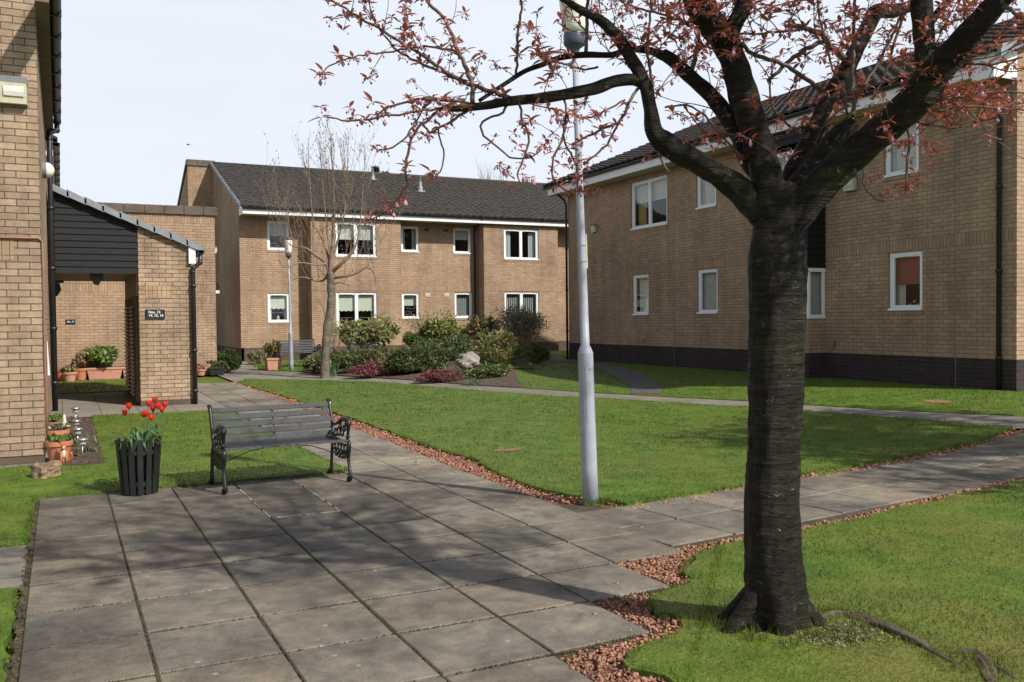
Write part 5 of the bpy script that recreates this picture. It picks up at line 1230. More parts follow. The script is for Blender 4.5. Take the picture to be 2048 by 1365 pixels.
# stump
mb = MB(); nn_ = 22; prof = [(.14,-.06),(.12,.04),(.125,.08),(.12,.13),(.10,.145),(.05,.10)]
mb.lathe(prof, (0,0,0), nn_); Vs = np.array(mb.v); ang = np.arctan2(Vs[:, 1], Vs[:, 0]); Vs[:, :2] *= (1+.22*np.sin(ang*3+1)+.13*np.sin(ang*7)+.1*np.sin(Vs[:, 2]*40+ang*5))[:, None]; Vs[:, 2] += .03*np.sin(ang*2+.5)*(Vs[:, 2] > .1)
o = mesh_obj('tree_stump', Vs, mb.f, M['stump']); o.location = (-.18, 10.62, .01); setp(o, 'low rotten tree stump in the grass in front of the near wall', 'tree stump')

# ------------------------------------------------------------------ cherry tree
random.seed(21)
CT0 = at(1545, 1262, 4.6); CT = empty('cherry_tree', (CT0[0], CT0[1], H(CT0[0], CT0[1])), 0, 'cherry tree with dark banded trunk, bronze leaves and pink buds in the right foreground', 'tree')
OFF = np.array(CT.location)
DB = 4.62; PXM = DB/FPX
trunk_px = [(1549,1300,74),(1549,1265,72),(1549,1225,66),(1549,1190,64),(1546,1100,59),(1544,1000,56),(1548,900,54.5),(1551,800,56),(1551,700,57.5),(1553,600,58),(1552,540,60),(1552,500,57),(1552,460,50),(1553,430,50),(1556,400,56),(1562,370,44)]
P = np.array([np.append(at(x, y, DB)-OFF, r*PXM*.945) for x, y, r in trunk_px]); c = catmull(P, .018)
mb = MB()
g0 = np.random.default_rng(3); wa = g0.uniform(0, 6.28, 40)
def wob(i, th):
    z = c[i][2]
    return 1+.03*math.sin(3*th+z*1.5)+.025*math.sin(5*th-z*3.1)+.012*math.sin(z*38+2.5*math.sin(2*th+z*3)+3*math.sin(z*4.1))*(1+math.sin(z*5.3+th))+.008*math.sin(z*87+4*math.sin(th*2+z*7))*(1+math.sin(z*11.7-th*2))+.012*math.sin(11*th+z*9)+.008*math.sin(19*th-z*23)+(.14*max(0, .32-z)/.32*math.sin(5*th+1) if z < .32 else 0)
mb.tube(c[:, :3], c[:, 3], 64, True, wob)
# root flares
for (px, py, r0) in ((1468,1262,26),(1512,1292,24),(1560,1305,28),(1625,1285,22),(1660,1268,15)):
    b = at(px, py, DB-.02 if py < 1290 else DB-.12)-OFF; b[2] = .0-.04; t0 = at(1549+(px-1549)*.42, 1190, DB)-OFF; m_ = at(1549+(px-1549)*.72, 1238, DB-.03)-OFF
    cc = catmull([t0, m_, b, b+(b-m_)*.5+np.array([0,0,-.03])], .02); mb.tube(cc, np.interp(np.linspace(0, 1, len(cc)), [0,.4,1], [.03, r0*PXM, r0*PXM*.55]), 14, True, lambda i, th: 1+.08*math.sin(3*th+i*.3)+.04*math.sin(7*th-i*.5))
for a in (60, 120, 170):   # flares at the back
    aa = rad(a); cc = catmull([(.0,.0,.3), (.13*math.cos(aa), .13*math.sin(aa), .12), (.27*math.cos(aa), .27*math.sin(aa), -.05)], .03); mb.tube(cc, np.linspace(.05,.045,len(cc)), 10)
mb.build('trunk', M['bark'], CT, True)
# surface roots
mb = MB()
def groundroot(pts):
    L = []
    for px, py, r in pts:
        d = CW+CR*(px-1024)/FPX-CU*(py-682.5)/FPX; z = .02; t = (z-1.6)/d[2]; p = CAMP+d*t; L.append(np.append([p[0], p[1], H(p[0], p[1])], r*t*1.0/FPX))
    L = np.array(L); cc = catmull(L, .03); cc[:, 2] += -cc[:, 3]*.05-.006
    mb.tube(cc[:, :3]-OFF, cc[:, 3], 30, True, lambda i, th: 1+.16*math.sin(3*th+i*.21)+.10*math.sin(8*th+i*.37)+.09*math.sin(i*.9+2*th)+.06*math.sin(i*2.3+5*th))
groundroot([(1620,1256,12),(1680,1240,13),(1740,1252,19),(1800,1275,20),(1855,1302,15),(1900,1325,10),(1930,1345,4)])
groundroot([(1880,1312,6),(1915,1306,11),(1950,1308,15),(1972,1330,17),(1985,1370,12),(1990,1400,5)])
groundroot([(1965,1318,8),(2010,1345,13),(2035,1360,9)])
mb.build('surface_root', M['root'], CT, True)

limbs = {  # px, py, depth offset from trunk, radius px
 'A': [(1540,445,0,30),(1492,392,0,28),(1440,352,-.03,24.5),(1385,318,-.06,23),(1332,288,-.1,22),(1308,262,-.12,17),(1300,215,-.13,14),(1288,165,-.15,13),(1262,118,-.16,12.5),(1235,75,-.18,11.5),(1200,40,-.2,9.5),(1158,18,-.22,8),(1100,-20,-.25,6)],
 'A2': [(1300,180,-.14,12),(1270,160,-.15,12),(1230,163,-.17,12),(1190,178,-.2,12),(1140,188,-.22,11),(1080,197,-.25,11),(1020,203,-.28,9.5),(965,212,-.3,8),(895,218,-.32,6.5)],
 'B': [(1528,350,.05,20),(1500,330,.08,18),(1478,272,.1,18),(1452,232,.12,16),(1420,190,.14,15),(1382,155,.16,14.5),(1350,125,.18,13),(1326,108,.2,11)],
 'B2': [(1328,112,.2,10),(1300,102,.2,7.5),(1255,98,.2,6.5),(1225,110,.2,6),(1170,110,.2,6),(1120,116,.2,5.5),(1085,130,.2,5.2),(1050,143,.18,5),(1010,168,.16,4.5),(958,202,.14,3.6)],
 'C': [(1553,450,-.02,34),(1540,385,-.02,33),(1522,310,-.01,30),(1505,250,0,28),(1488,190,.02,28),(1470,130,.04,27),(1448,80,.06,28),(1420,45,.08,27),(1395,0,.1,28),(1370,-60,.12,24)],
 'C2': [(1460,70,.05,18),(1472,45,.04,17),(1490,10,.03,17),(1512,-50,.0,16)],
 'D': [(1568,425,.08,20),(1583,355,.15,21),(1602,315,.2,18),(1625,265,.25,16),(1655,205,.3,17),(1688,150,.35,17),(1712,100,.4,15),(1735,55,.45,16),(1752,25,.5,15),(1790,22,.55,12),(1840,5,.6,10),(1900,-30,.7,8)],
 'E': [(1560,475,-.01,30),(1604,415,-.04,34),(1650,364,-.08,33),(1700,318,-.13,31),(1745,278,-.18,32),(1790,240,-.24,33),(1830,200,-.3,34),(1862,155,-.36,30),(1905,105,-.43,27),(1955,50,-.52,25),(2005,-5,-.6,22),(2080,-80,-.7,22)],
 'F': [(1850,165,-.33,24),(1852,120,-.3,22),(1847,60,-.27,20),(1843,0,-.24,20),(1838,-70,-.2,18)],
 'G': [(1580,410,.02,26),(1618,345,.05,24),(1650,300,.06,22),(1682,268,.06,20),(1706,244,.05,15)],
 'I': [(1850,70,-.27,6),(1880,20,-.2,7),(1925,-20,-.1,6)],
}
twigs0 = {
 'l2': [(940,218,-.3,4),(910,238,-.3,3.6),(881,255,-.3,3.2),(849,272,-.3,2.5)],
 'l3': [(877,258,-.3,2.5),(880,280,-.3,2.3),(888,300,-.3,2.3),(885,335,-.3,2),(872,357,-.3,1.6)],
 'l4': [(1050,205,-.27,6),(989,185,-.25,5.5),(931,166,-.24,5),(894,145,-.24,4.6),(838,108,-.24,4),(777,71,-.25,3.4),(712,31,-.26,2.8),(650,-8,-.28,2.2)],
 'l5': [(946,208,-.3,6.5),(942,160,-.28,6),(915,101,-.25,5),(894,46,-.22,4.4),(865,15,-.2,4),(845,-10,-.2,3.6)],
 'l6': [(935,168,-.24,4),(890,148,-.2,3.8),(851,131,-.18,3.4),(795,101,-.16,2.8),(752,48,-.14,2),(735,0,-.12,1.6)],
 'l7': [(950,208,-.3,4),(905,203,-.33,3.6),(835,200,-.36,3.2),(780,215,-.38,2.6),(750,230,-.4,2)],
 'l8': [(960,212,-.3,4),(906,213,-.34,3.4),(811,228,-.38,3),(709,241,-.42,2.4),(654,235,-.45,1.6)],
 'l9': [(918,104,-.25,3),(880,96,-.26,2.8),(851,94,-.26,2.6),(765,106,-.28,2.3),(728,111,-.29,2),(672,126,-.3,1.8),(638,151,-.3,1.3)],
 'l10': [(930,200,-.3,3.5),(894,212,-.33,3.6),(851,243,-.34,3.6),(823,277,-.35,3.4),(814,320,-.35,3.4),(809,348,-.35,3.2),(814,369,-.35,3),(777,420,-.36,2.4),(740,440,-.36,1.5)],
 'l11': [(868,190,-.3,2.6),(838,232,-.32,2.3),(807,280,-.33,2.2),(768,301,-.34,2),(740,290,-.34,1.4)],
 'l12': [(1017,205,-.28,3.6),(1005,226,-.28,3.2),(965,243,-.28,3),(962,265,-.28,2.8),(990,292,-.27,2.5),(1020,314,-.26,2.2),(1060,315,-.26,1.9),(1085,298,-.26,1.3)],
 'l13': [(1038,200,-.28,3.4),(1045,243,-.28,3),(1057,272,-.27,3),(1050,308,-.27,2.6),(1035,347,-.26,2.2),(1040,366,-.26,1.6)],
 'l15': [(1032,151,.16,3.5),(1034,90,.14,3.5),(1041,30,.12,3.2),(1042,-20,.1,3)],
 'l16': [(1030,358,-.26,1.6),(1012,345,-.26,1.5),(1000,330,-.26,1.2)],
 'm3': [(1172,106,.2,5),(1174,50,.2,4.6),(1176,-20,.2,4)],
 'm5': [(1312,240,-.12,4),(1304,165,-.1,3.6),(1296,100,-.1,3.2),(1303,0,-.1,3),(1305,-30,-.1,2.6)],
 'm6': [(1275,178,-.15,4),(1262,200,-.18,4),(1238,244,-.2,3.6),(1202,260,-.22,3.2),(1156,284,-.24,2.4)],
 'm7': [(1245,232,-.2,3),(1220,280,-.22,3),(1190,310,-.23,2.8),(1167,330,-.24,2.3)],
 'm8': [(1130,190,-.22,3),(1129,260,-.24,3),(1105,325,-.25,2.6),(1112,366,-.26,2.4),(1150,384,-.26,2),(1182,382,-.26,1.4)],
 'm9': [(1128,250,-.24,2.6),(1130,285,-.24,2.6),(1152,330,-.24,2.4),(1157,380,-.25,1.8)],
 'm10': [(1316,300,-.1,4),(1325,325,-.12,3),(1340,348,-.13,2)],
 'm11': [(1330,215,-.1,2.5),(1375,211,-.06,2.6),(1410,232,-.03,2.6),(1455,285,.0,3),(1492,326,.02,3.5)],
 'm12': [(1196,134,-.1,2.8),(1160,138,-.12,2.8),(1110,122,-.15,2.4),(1060,108,-.18,2)],
 'm13': [(1250,200,-.2,2.5),(1180,235,-.25,2.2),(1120,222,-.28,2),(1060,208,-.3,1.7)],
 'm14': [(1420,70,.1,3),(1330,30,.12,3),(1260,12,.14,2.6),(1200,-30,.16,2)],
 'm15': [(1600,60,.2,3),(1480,68,.1,3),(1400,48,.1,3),(1320,35,.1,2.5)],
 'm16': [(1380,150,.15,6),(1392,110,.16,6),(1398,60,.18,5),(1395,10,.2,4)],
 'n1': [(1472,82,.05,5),(1508,108,.07,5.5),(1558,125,.1,5.5),(1600,150,.14,5.5),(1645,183,.2,6)],
 'n2': [(1690,118,.35,9),(1657,89,.33,8),(1643,69,.32,7.5),(1610,56,.3,6),(1580,52,.3,4)],
 'n3': [(1645,85,.32,6),(1605,102,.3,5.6),(1565,135,.28,5),(1535,162,.26,4)],
 'n4': [(1708,235,.06,5),(1705,180,.08,5),(1706,100,.1,4.6),(1710,20,.12,4),(1712,-30,.14,3.5)],
 'n5': [(1835,205,-.3,3),(1900,197,-.3,3),(1960,188,-.3,2.6),(2020,183,-.3,2.2),(2060,190,-.3,2)],
 'n6': [(1832,215,-.3,3.4),(1870,222,-.32,3.2),(1915,213,-.34,3),(1980,216,-.36,2.6),(2060,222,-.4,2)],
 'n7': [(1800,245,-.24,3),(1850,246,-.26,3),(1900,256,-.28,2.8),(1960,245,-.3,2.4),(2015,227,-.32,2)],
 'n8': [(1808,248,-.26,3),(1818,275,-.26,3.4),(1815,330,-.26,3),(1810,382,-.27,2)],
 'n9': [(1725,325,-.16,2.5),(1728,372,-.17,2.2),(1750,398,-.18,1.8),(1768,402,-.18,1.3)],
 'n10': [(1875,105,-.36,3),(1960,130,-.4,3),(2045,115,-.45,2.4)],
 'n11': [(1640,290,.1,3),(1660,240,.14,3),(1690,215,.2,2.6),(1720,212,.3,2)],
 'n12': [(1700,250,.1,4),(1720,190,.16,4),(1760,120,.2,3.6),(1790,60,.25,3),(1810,-10,.3,2.4)],
 'n13': [(1700,255,.06,3.5),(1690,200,.0,3.2),(1660,120,-.05,2.8),(1640,40,-.1,2.4),(1632,-20,-.1,2)],
 'n14': [(1905,95,-.43,4),(1930,40,-.4,4),(1925,-20,-.38,3)],
 'n15': [(1810,25,.6,4),(1790,80,.62,3.6),(1770,150,.64,3),(1745,200,.66,2.4)],
 'n16': [(2000,10,-.6,6),(2045,40,-.7,4),(2060,100,-.75,3)],
 'n17': [(1860,75,-.27,4),(1905,45,-.2,4),(1960,30,-.15,3.4),(2040,20,-.1,3)],
 'n18': [(1620,280,.25,3),(1560,235,.3,3),(1540,190,.34,2.6),(1545,130,.4,2)],
}
lm = MB(); segs_for_twigs = []
for k, pts in limbs.items():
    P = np.array([np.append(at(x, y, DB+d)-OFF, r*(DB+d)/FPX) for x, y, d, r in pts]); c = catmull(P, .022)
    ph = random.random()*6
    lm.tube(c[:, :3], np.maximum(c[:, 3], .002), 26 if pts[0][3] > 15 else 14, True, lambda i, th: 1+.05*math.sin(3*th+i*.12+ph)+.035*math.sin(i*.95+2*math.sin(th*2))+.03*math.sin(7*th-i*.3)+.05*math.sin(i*.21+ph))
    segs_for_twigs.append((k, c, 1))
lm.build('limb', M['bark'], CT, True)
tw = MB(); clusters = []
for k, pts in twigs0.items():
    P = np.array([np.append(at(x, y, DB+d)-OFF, r*(DB+d)/FPX) for x, y, d, r in pts]); c = catmull(P, .03); c[:, 3] *= .8
    c[1:-1, :3] += rng.normal(0, .0028, (len(c)-2, 3)); tw.tube(c[:, :3], c[:, 3], 8, True, lambda i, th: 1+.12*math.sin(i*1.7+th))
    segs_for_twigs.append((k, c, 0))
def grow(p, d, L, r, lvl):
    n = max(3, int(L/.05)); pts = [p]; dd = np.array(d, float)
    for i in range(n):
        dd = dd+np.array([random.gauss(0, .15), random.gauss(0, .15), random.gauss(.03, .14)]); dd /= np.linalg.norm(dd); pts.append(pts[-1]+dd*L/n)
    pts = np.array(pts); rr = np.linspace(r, max(.0012, r*.45), len(pts)); tw.tube(pts, rr, 5 if r < .004 else 6)
    step = .14 if lvl else .16; s = random.uniform(.06, step)
    while s < L:
        i = min(n-1, int(s/L*n)); clusters.append((pts[i]+rng.normal(0, .006, 3), dd)) if random.random() < .8 else None
        if lvl < 2 and random.random() < .55:
            nd = dd+np.array([random.gauss(0, .8), random.gauss(0, .8), random.gauss(.15, .6)]); grow(pts[i], nd/np.linalg.norm(nd), L*random.uniform(.35, .65), r*.6, lvl+1)
        s += random.uniform(.5, 1.3)*step
    clusters.append((pts[-1], dd))
def topx(p):
    q = p+OFF-CAMP; w_ = q@CW; return 1024+FPX*(q@CR)/w_, 682.5-FPX*(q@CU)/w_
NOLEAF = {'A','C','D','E','F','G','B','C2'}
for k, c, big in segs_for_twigs:
    L = np.linalg.norm(np.diff(c[:, :3], axis=0), axis=1).sum(); s = .12
    left = k[0] == 'l' or k in ('A2', 'm8', 'm9', 'm12', 'm13', 'B2', 'm6', 'm7')
    while s < L:
        i = min(len(c)-2, int(s/L*len(c))); p = c[i, :3]; x, y = topx(p)
        T = c[i+1, :3]-c[i, :3]; T /= np.linalg.norm(T)
        if not big and k not in ('l3','l12') : 
            if random.random() < (.95 if left else .8): clusters.append((p, T)); clusters.append((c[min(i+2, len(c)-1), :3], T)) if left else None
        if y < 330 and (k not in ('A','B','C','D','E','F','G') or y < 260):
            if random.random() < (.75 if left else (.5 if x > 1180 else .6)) and not (left and y > 205):
                side = np.cross(T, rng.normal(0, 1, 3)); side /= np.linalg.norm(side)+1e-6; nd = T*.55+side*.9+np.array([0, 0, .35]); nd /= np.linalg.norm(nd)
                grow(p, nd, random.uniform(.25, .6)*(1 if not left else .55), .0034 if not left else .0024, 0 if not left else 1)
        s += random.uniform(.5, 1.4)*(.13 if not big else .15)
# explicit clusters on the hanging twigs
for (x, y, d) in ((650,160,-.3),(645,235,-.45),(700,215,-.4),(745,205,-.4),(705,235,-.42),(640,215,-.44),(770,225,-.38),(825,210,-.36),(860,235,-.33),(870,350,-.3),(862,345,-.3),(808,380,-.35),(805,400,-.35),(770,405,-.36),(742,432,-.36),
                  (1000,330,-.26),(1015,340,-.26),(1045,350,-.26),(1060,355,-.26),(1028,372,-.26),(990,275,-.27),(1028,268,-.26),(1035,290,-.26),(978,290,-.27),(1093,295,-.25),(1060,245,-.27),(1088,290,-.26),(1120,330,-.25),(1155,315,-.25),(1195,380,-.26),
                  (1065,95,.1),(1080,295,-.26),(1490,320,.02),(1425,300,.0),(1405,275,-.05),(1385,290,-.08),(1440,285,.0),(1365,280,-.1),(1345,225,-.12),(1360,230,-.12),(1375,240,-.12),(1335,310,-.1),(1295,310,-.1),
                  (1830,345,-.26),(1850,300,-.27),(1870,305,-.27),(1885,290,-.27),(1860,330,-.27),(1812,255,-.26),(1740,355,-.17),(1755,350,-.17),(1775,385,-.18),(1790,378,-.2),(1815,375,-.26),(1760,395,-.18),(1838,365,-.26),(1800,385,-.26),(1850,285,-.26),
                  (1560,330,.1),(1550,325,.1),(1575,300,.1),(1540,300,.1),(1632,290,.2),(1650,300,.2),(1510,250,.1)):
    clusters.append((at(x, y, DB+d)-OFF, np.array([0, 0, -1.])))
for (x0, x1, y0, y1, n_) in ((1840,2010,165,235,80),(1560,1860,120,250,30),(1440,1560,60,250,14),(1310,1480,0,130,34),(1540,1830,0,120,50),(1860,2048,20,150,20),(1180,1420,0,80,34)):
    for q in range(n_): clusters.append((at(random.uniform(x0, x1), random.uniform(y0, y1), DB+random.uniform(-.35, .5))-OFF, rng.normal(0, 1, 3)))
for q in range(2300):   # the crown goes on above the picture
    d_ = rng.normal(0, 1, 3); d_ /= np.linalg.norm(d_); p = d_*rng.random()**.45*np.array([2.5, 2.3, 1.35])+np.array([.45, -.35, 4.35]); x, y = topx(p); dep = (p+OFF-CAMP)@CW
    if dep < .3 or y < -25 or x > 2090: clusters.append((p, d_)) if q % 3 == 0 or p[0] > 0 else None
for k in range(24):
    a = random.uniform(0, 6.28); st_ = np.array([.3*math.cos(a)+.3, .3*math.sin(a)-.1, 3.5]); en = np.array([2.3*math.cos(a)+.4, 2.0*math.sin(a)-.3, random.uniform(4, 5.4)])
    c = catmull([st_, (st_+en)/2+rng.normal(0, .15, 3), en], .2); xy = [topx(q) for q in c]; de = [(q+OFF-CAMP)@CW for q in c]
    if all(d_ < .3 or y < -30 or x > 2100 for (x, y), d_ in zip(xy, de)): tw.tube(c, np.linspace(.03, .008, len(c)), 6)
def keep_(p):
    x, y = topx(p); return not (1108 < x < 1186 and -10 < y < 105) or random.random() < .3
clusters = [q for q in clusters if keep_(q[0])]
print('clusters', len(clusters))
LV, LF, BV, BF, PV, PF = [], [], [], [], [], []
octa = np.array([(1,0,0),(-1,0,0),(0,1,0),(0,-1,0),(0,0,1.5),(0,0,-1.3)], float); otri = [(0,2,4),(2,1,4),(1,3,4),(3,0,4),(2,0,5),(1,2,5),(3,1,5),(0,3,5)]
stk = MB()
for (p, d) in clusters:
    nl = random.choice([3,4,4,5,6]); a0 = random.uniform(0, 6.28); sc_ = random.uniform(.6, 1.35)
    for j in range(nl):
        a = a0+j*2*PI/nl+random.gauss(0, .3); L = random.uniform(.035, .062)*sc_; wv = L*random.uniform(.14, .21); up = random.uniform(-.4, .9)
        D1 = np.array([math.cos(a), math.sin(a), up]); D1 /= np.linalg.norm(D1); S = np.cross(D1, (0, 0, 1)); S /= np.linalg.norm(S); Nn = np.cross(S, D1); fo = .4*wv
        b = len(LV); dr = np.array([0, 0, -L*.25*random.random()])
        LV += [p, p+D1*L*.35+S*wv+Nn*fo, p+D1*L*.35, p+D1*L*.35-S*wv+Nn*fo, p+D1*L*.72+S*wv*.75+Nn*fo*.7+dr*.4, p+D1*L*.72+dr*.4, p+D1*L*.72-S*wv*.75+Nn*fo*.7+dr*.4, p+D1*L+dr]
        LF += [(b, b+1, b+2), (b, b+2, b+3), (b+1, b+4, b+5), (b+1, b+5, b+2), (b+2, b+5, b+6), (b+2, b+6, b+3), (b+4, b+7, b+5), (b+5, b+7, b+6)]
    for j in range(random.choice([1,3,4,4,5,7])):
        a = random.uniform(0, 6.28); L = random.uniform(.018, .038); q = p+np.array([math.cos(a)*L*.8, math.sin(a)*L*.8, -L*random.uniform(.2, 1)])
        stk.tube(np.array([p, (p+q)/2+np.array([0, 0, .004]), q]), .0008, 3, False)
        if random.random() < .10: V_, F_, s = PV, PF, random.uniform(.009, .014)
        else: V_, F_, s = BV, BF, random.uniform(.0036, .0058)
        b = len(V_); V_ += list(q+octa*s*rng.uniform(.85, 1.2, (6, 1))); F_ += [tuple(b+t for t in f) for f in otri]
stk.build('bud_stalk', M['cherryleaf'], CT)
tw.build('twig', M['twig'], CT, True)
mesh_obj('crown', np.array(LV), np.array(LF)[:, :3], M['cherryleaf'], CT); mesh_obj('bud', np.array(BV), np.array(BF), M['bud'], CT); mesh_obj('blossom', np.array(PV), np.array(PF), M['blossom'], CT)
planting('lichen_patch', (3.42, 3.25, H(3.42, 3.25)+.0), (.42,.24,.012), 2600, .010, ['pale','catkin','olive'], 'pale lichen and moss on the ground at the foot of the cherry trunk', 'lichen', [.3,.12,.58], 77)['kind'] = 'stuff'

# ------------------------------------------------------------------ young bare tree
YT = empty('young_tree', (6.07, 23.2, .14), 0, 'slim bare young tree with upright twigs and catkins at the lawn edge', 'tree'); O2 = np.array(YT.location)
def a2(x, y, dy=0): return onY(x, y, 23.2+dy)-O2
k2 = (23.2/ (onY(650,700,23.2)[1]/1))*25.0/FPX
sc2 = np.dot(onY(650, 600, 23.2)-CAMP, CW)/FPX
mb = MB(); tp = [(650,765,12),(650,748,9.5),(651,700,8.3),(655,655,8.3),(660,630,8.8),(662,600,7.5),(662,570,7.6),(661,545,7.4)]
c = catmull(np.array([np.append(a2(x, y), r*sc2) for x, y, r in tp]), .05); mb.tube(c[:, :3], c[:, 3], 18, True, lambda i, th: 1+.05*math.sin(3*th+i*.3)+.05*math.sin(i*.9))
mb.build('trunk', M['bark2'], YT, True)
bm_ = MB(); cat = []
L1 = [[(661,548,0,8),(663,520,0,7),(666,470,.1,5),(668,400,.1,3.4),(664,320,.1,2),(660,262,.1,1)],
      [(660,545,0,6),(650,525,.1,5),(628,508,.2,4.4),(610,496,.3,4),(590,494,.4,3),(578,488,.45,2),(562,470,.5,1.4)],
      [(664,545,0,5.5),(680,530,-.2,5),(700,510,-.3,4.6),(715,480,-.4,3.6),(722,430,-.4,2.6),(728,350,-.4,1.6),(730,285,-.4,.9)],
      [(663,556,0,5),(688,553,-.2,4),(712,547,-.3,3.4),(735,535,-.4,2.6),(748,548,-.4,1.8),(752,572,-.4,1.2)],
      [(661,530,0,5),(652,500,.2,4),(640,470,.3,3.4),(628,450,.4,2.8),(622,400,.4,2),(618,330,.4,1.3),(616,275,.4,.8)],
      [(660,540,0,4),(648,560,.2,3),(632,562,.3,2.4),(606,555,.4,2),(585,560,.5,1.2)],
      [(664,520,0,5),(676,480,0,4),(688,430,-.1,3),(694,360,-.1,2),(696,300,-.1,1),(697,262,-.1,.7)],
      [(662,515,0,4),(655,470,.2,3.4),(648,400,.2,2.4),(642,330,.2,1.4),(638,285,.2,.8)],
      [(655,528,.1,3.4),(630,530,-.2,2.4),(600,526,-.4,1.8),(570,535,-.5,1.3),(556,520,-.5,1)],
      [(664,575,0,3),(676,565,-.1,2.2),(700,572,-.2,1.6)],
      [(652,640,0,2),(646,615,0,1.6),(634,598,0,1.2)]]
def twig2(p, d, L, r, lvl):
    n = max(4, int(L/.12)); pts = [p]; dd = np.array(d, float)
    for i in range(n):
        dd = dd+np.array([random.gauss(0, .06), random.gauss(0, .06), .10]); dd /= np.linalg.norm(dd); pts.append(pts[-1]+dd*L/n)
    bm_.tube(np.array(pts), np.linspace(r, .0022, len(pts)), 4)
    for i in range(1, len(pts)):
        if random.random() < .22: cat.append(pts[i])
        if lvl < 2 and random.random() < .33: nd = dd+np.array([random.gauss(0, .55), random.gauss(0, .55), .2]); twig2(pts[i], nd/np.linalg.norm(nd), L*random.uniform(.3, .6), r*.65, lvl+1)
for pts in L1:
    c = catmull(np.array([np.append(a2(x, y, d), r*sc2*(.78 if y0_ > 500 else .5)) for (x, y, d, r), y0_ in zip(pts, [q[1] for q in pts])]), .08); bm_.tube(c[:, :3], np.maximum(c[:, 3], .004), 8)
    for i in range(3, len(c)-1, 2):
        T = c[i+1, :3]-c[i, :3]; T /= np.linalg.norm(T)
        if random.random() < .55 and c[i, 2] > 2.4:
            nd = T*.5+np.array([random.gauss(0, .3), random.gauss(0, .3), .85]); nd /= np.linalg.norm(nd); top = 6.4-c[i, 2]; twig2(c[i, :3], nd, min(random.uniform(.5, 2.0), max(.3, top*.8)), min(.007, max(.004, c[i, 3]*.3)), 0)
bm_.build('branch', M['twig2'], YT)
V = []; F = []
for p in cat:
    b = len(V); q = p+rng.normal(0, .03, 3); V += list(q+octa*.012*np.array([1,1,1.8])); F += [tuple(b+t for t in f) for f in otri]
mesh_obj('crown', np.array(V), np.array(F), M['catkin'], YT)

# ------------------------------------------------------------------ trees beyond the roofs
def conifer(loc, h, r, label, seed):
    e = empty('conifer_tree', loc, 0, label, 'tree'); g = np.random.default_rng(seed); n = 7000
    mb = MB(); mb.tube(np.array([(0,0,0),(0,0,h*.95)]), [.22,.03], 8); mb.build('trunk', M['bark'], e)
    t = g.random(n)**.8; z = h*(.18+.82*t); rr = r*(1-t)**.8*(.75+.35*np.sin(z*7+g.uniform(0, 1, n))); a = g.uniform(0, 6.28, n); q = g.random(n)**.5
    P = np.stack([rr*q*np.cos(a), rr*q*np.sin(a), z-rr*q*.25], -1); D1 = np.stack([np.cos(a), np.sin(a), g.normal(.1, .4, n)], -1); D2 = g.normal(0, 1, (n, 3)); D2 /= np.linalg.norm(D2, axis=1)[:, None]
    s = g.uniform(.15, .4, n)[:, None]; V = np.stack([P-D1*s, P+D2*s*.35, P+D1*s, P-D2*s*.35], 1).reshape(-1, 3); mesh_obj('crown', V, np.arange(4*n).reshape(-1, 4), M['conifer'], e)
for (px, py, dep, r, lb, sd) in ((751,337,72,2.2,'dark conifer top just showing above the far roof ridge',5),(771,347,70,1.6,'smaller conifer top just right of the other above the far roof',6),(2036,46,48,3.4,'dark conifer behind the right roof at the top right corner',7)):
    q = at(px, py, dep); conifer((q[0], q[1], 0), q[2], r, lb, sd)
q = at(978, 352, 66); e = empty('bare_tree', (q[0], q[1], 0), 0, 'fine bare twigs of a distant tree above the far roof', 'tree'); bm_ = MB(); cat = []
bm_.tube(np.array([(0,0,0),(.2,0,q[2]*.7)]), [.2,.1], 8)
for k in range(14): twig2(np.array([.2,0,q[2]*.62]), np.array([random.gauss(0,.5),random.gauss(0,.5),.8]), q[2]*.34, .03, 1)
bm_.build('trunk', M['twig2'], e)
# bird in the sky
q = at(376, 290, 60); e = empty('flying_bird', q, rad(35), 'small dark bird gliding in the pale sky above the left roofs', 'bird'); mb = MB()
mb.ball((0,0,0), .05, 10, 8, (.8,2.6,.8)); mb.add([(0,.03,.02),(.0,-.05,.02),(.13,-.03,.06),(.24,-.06,.02),(.13,.03,.06)], [(0,1,2,4),(2,3,4)]); mb.add([(0,.03,.02),(.0,-.05,.02),(-.13,-.03,.06),(-.24,-.06,.02),(-.13,.03,.06)], [(0,4,2,1),(4,3,2)]); mb.add([(-.02,-.1,0),(.02,-.1,0),(.05,-.2,.0),(-.05,-.2,.0)], [(0,1,2,3)])
mb.build('body', M['cord'], e, True)

# second cherry standing outside the frame on the right, shading the right hand lawn
e = empty('cherry_tree', (12.4, 3.3, H(12.4, 3.3)), 0, 'second cherry tree outside the right edge whose shade falls on the lawn', 'tree'); mb = MB()
mb.tube(np.array([(0,0,0),(.03,0,1.1),(0,.05,2.2)]), [.19,.15,.14], 14)
for k in range(9):
    a = k*.7; mb.tube(catmull([(0,0,2.0),(.7*math.cos(a),.7*math.sin(a),3.0),(1.7*math.cos(a),1.7*math.sin(a),4.2+.3*(k%3))], .2), .05, 6)
mb.build('trunk', M['bark'], e, True); V, F, mi = foliage((0, 0, 4.2), (2.9, 2.6, 1.7), 5200, .10, ['cherryleaf','bud'], [.7,.3], lumps=12, elong=2, shell=.5); mesh_obj('crown', V, F, [M['cherryleaf'], M['bud']], e, False, mi)

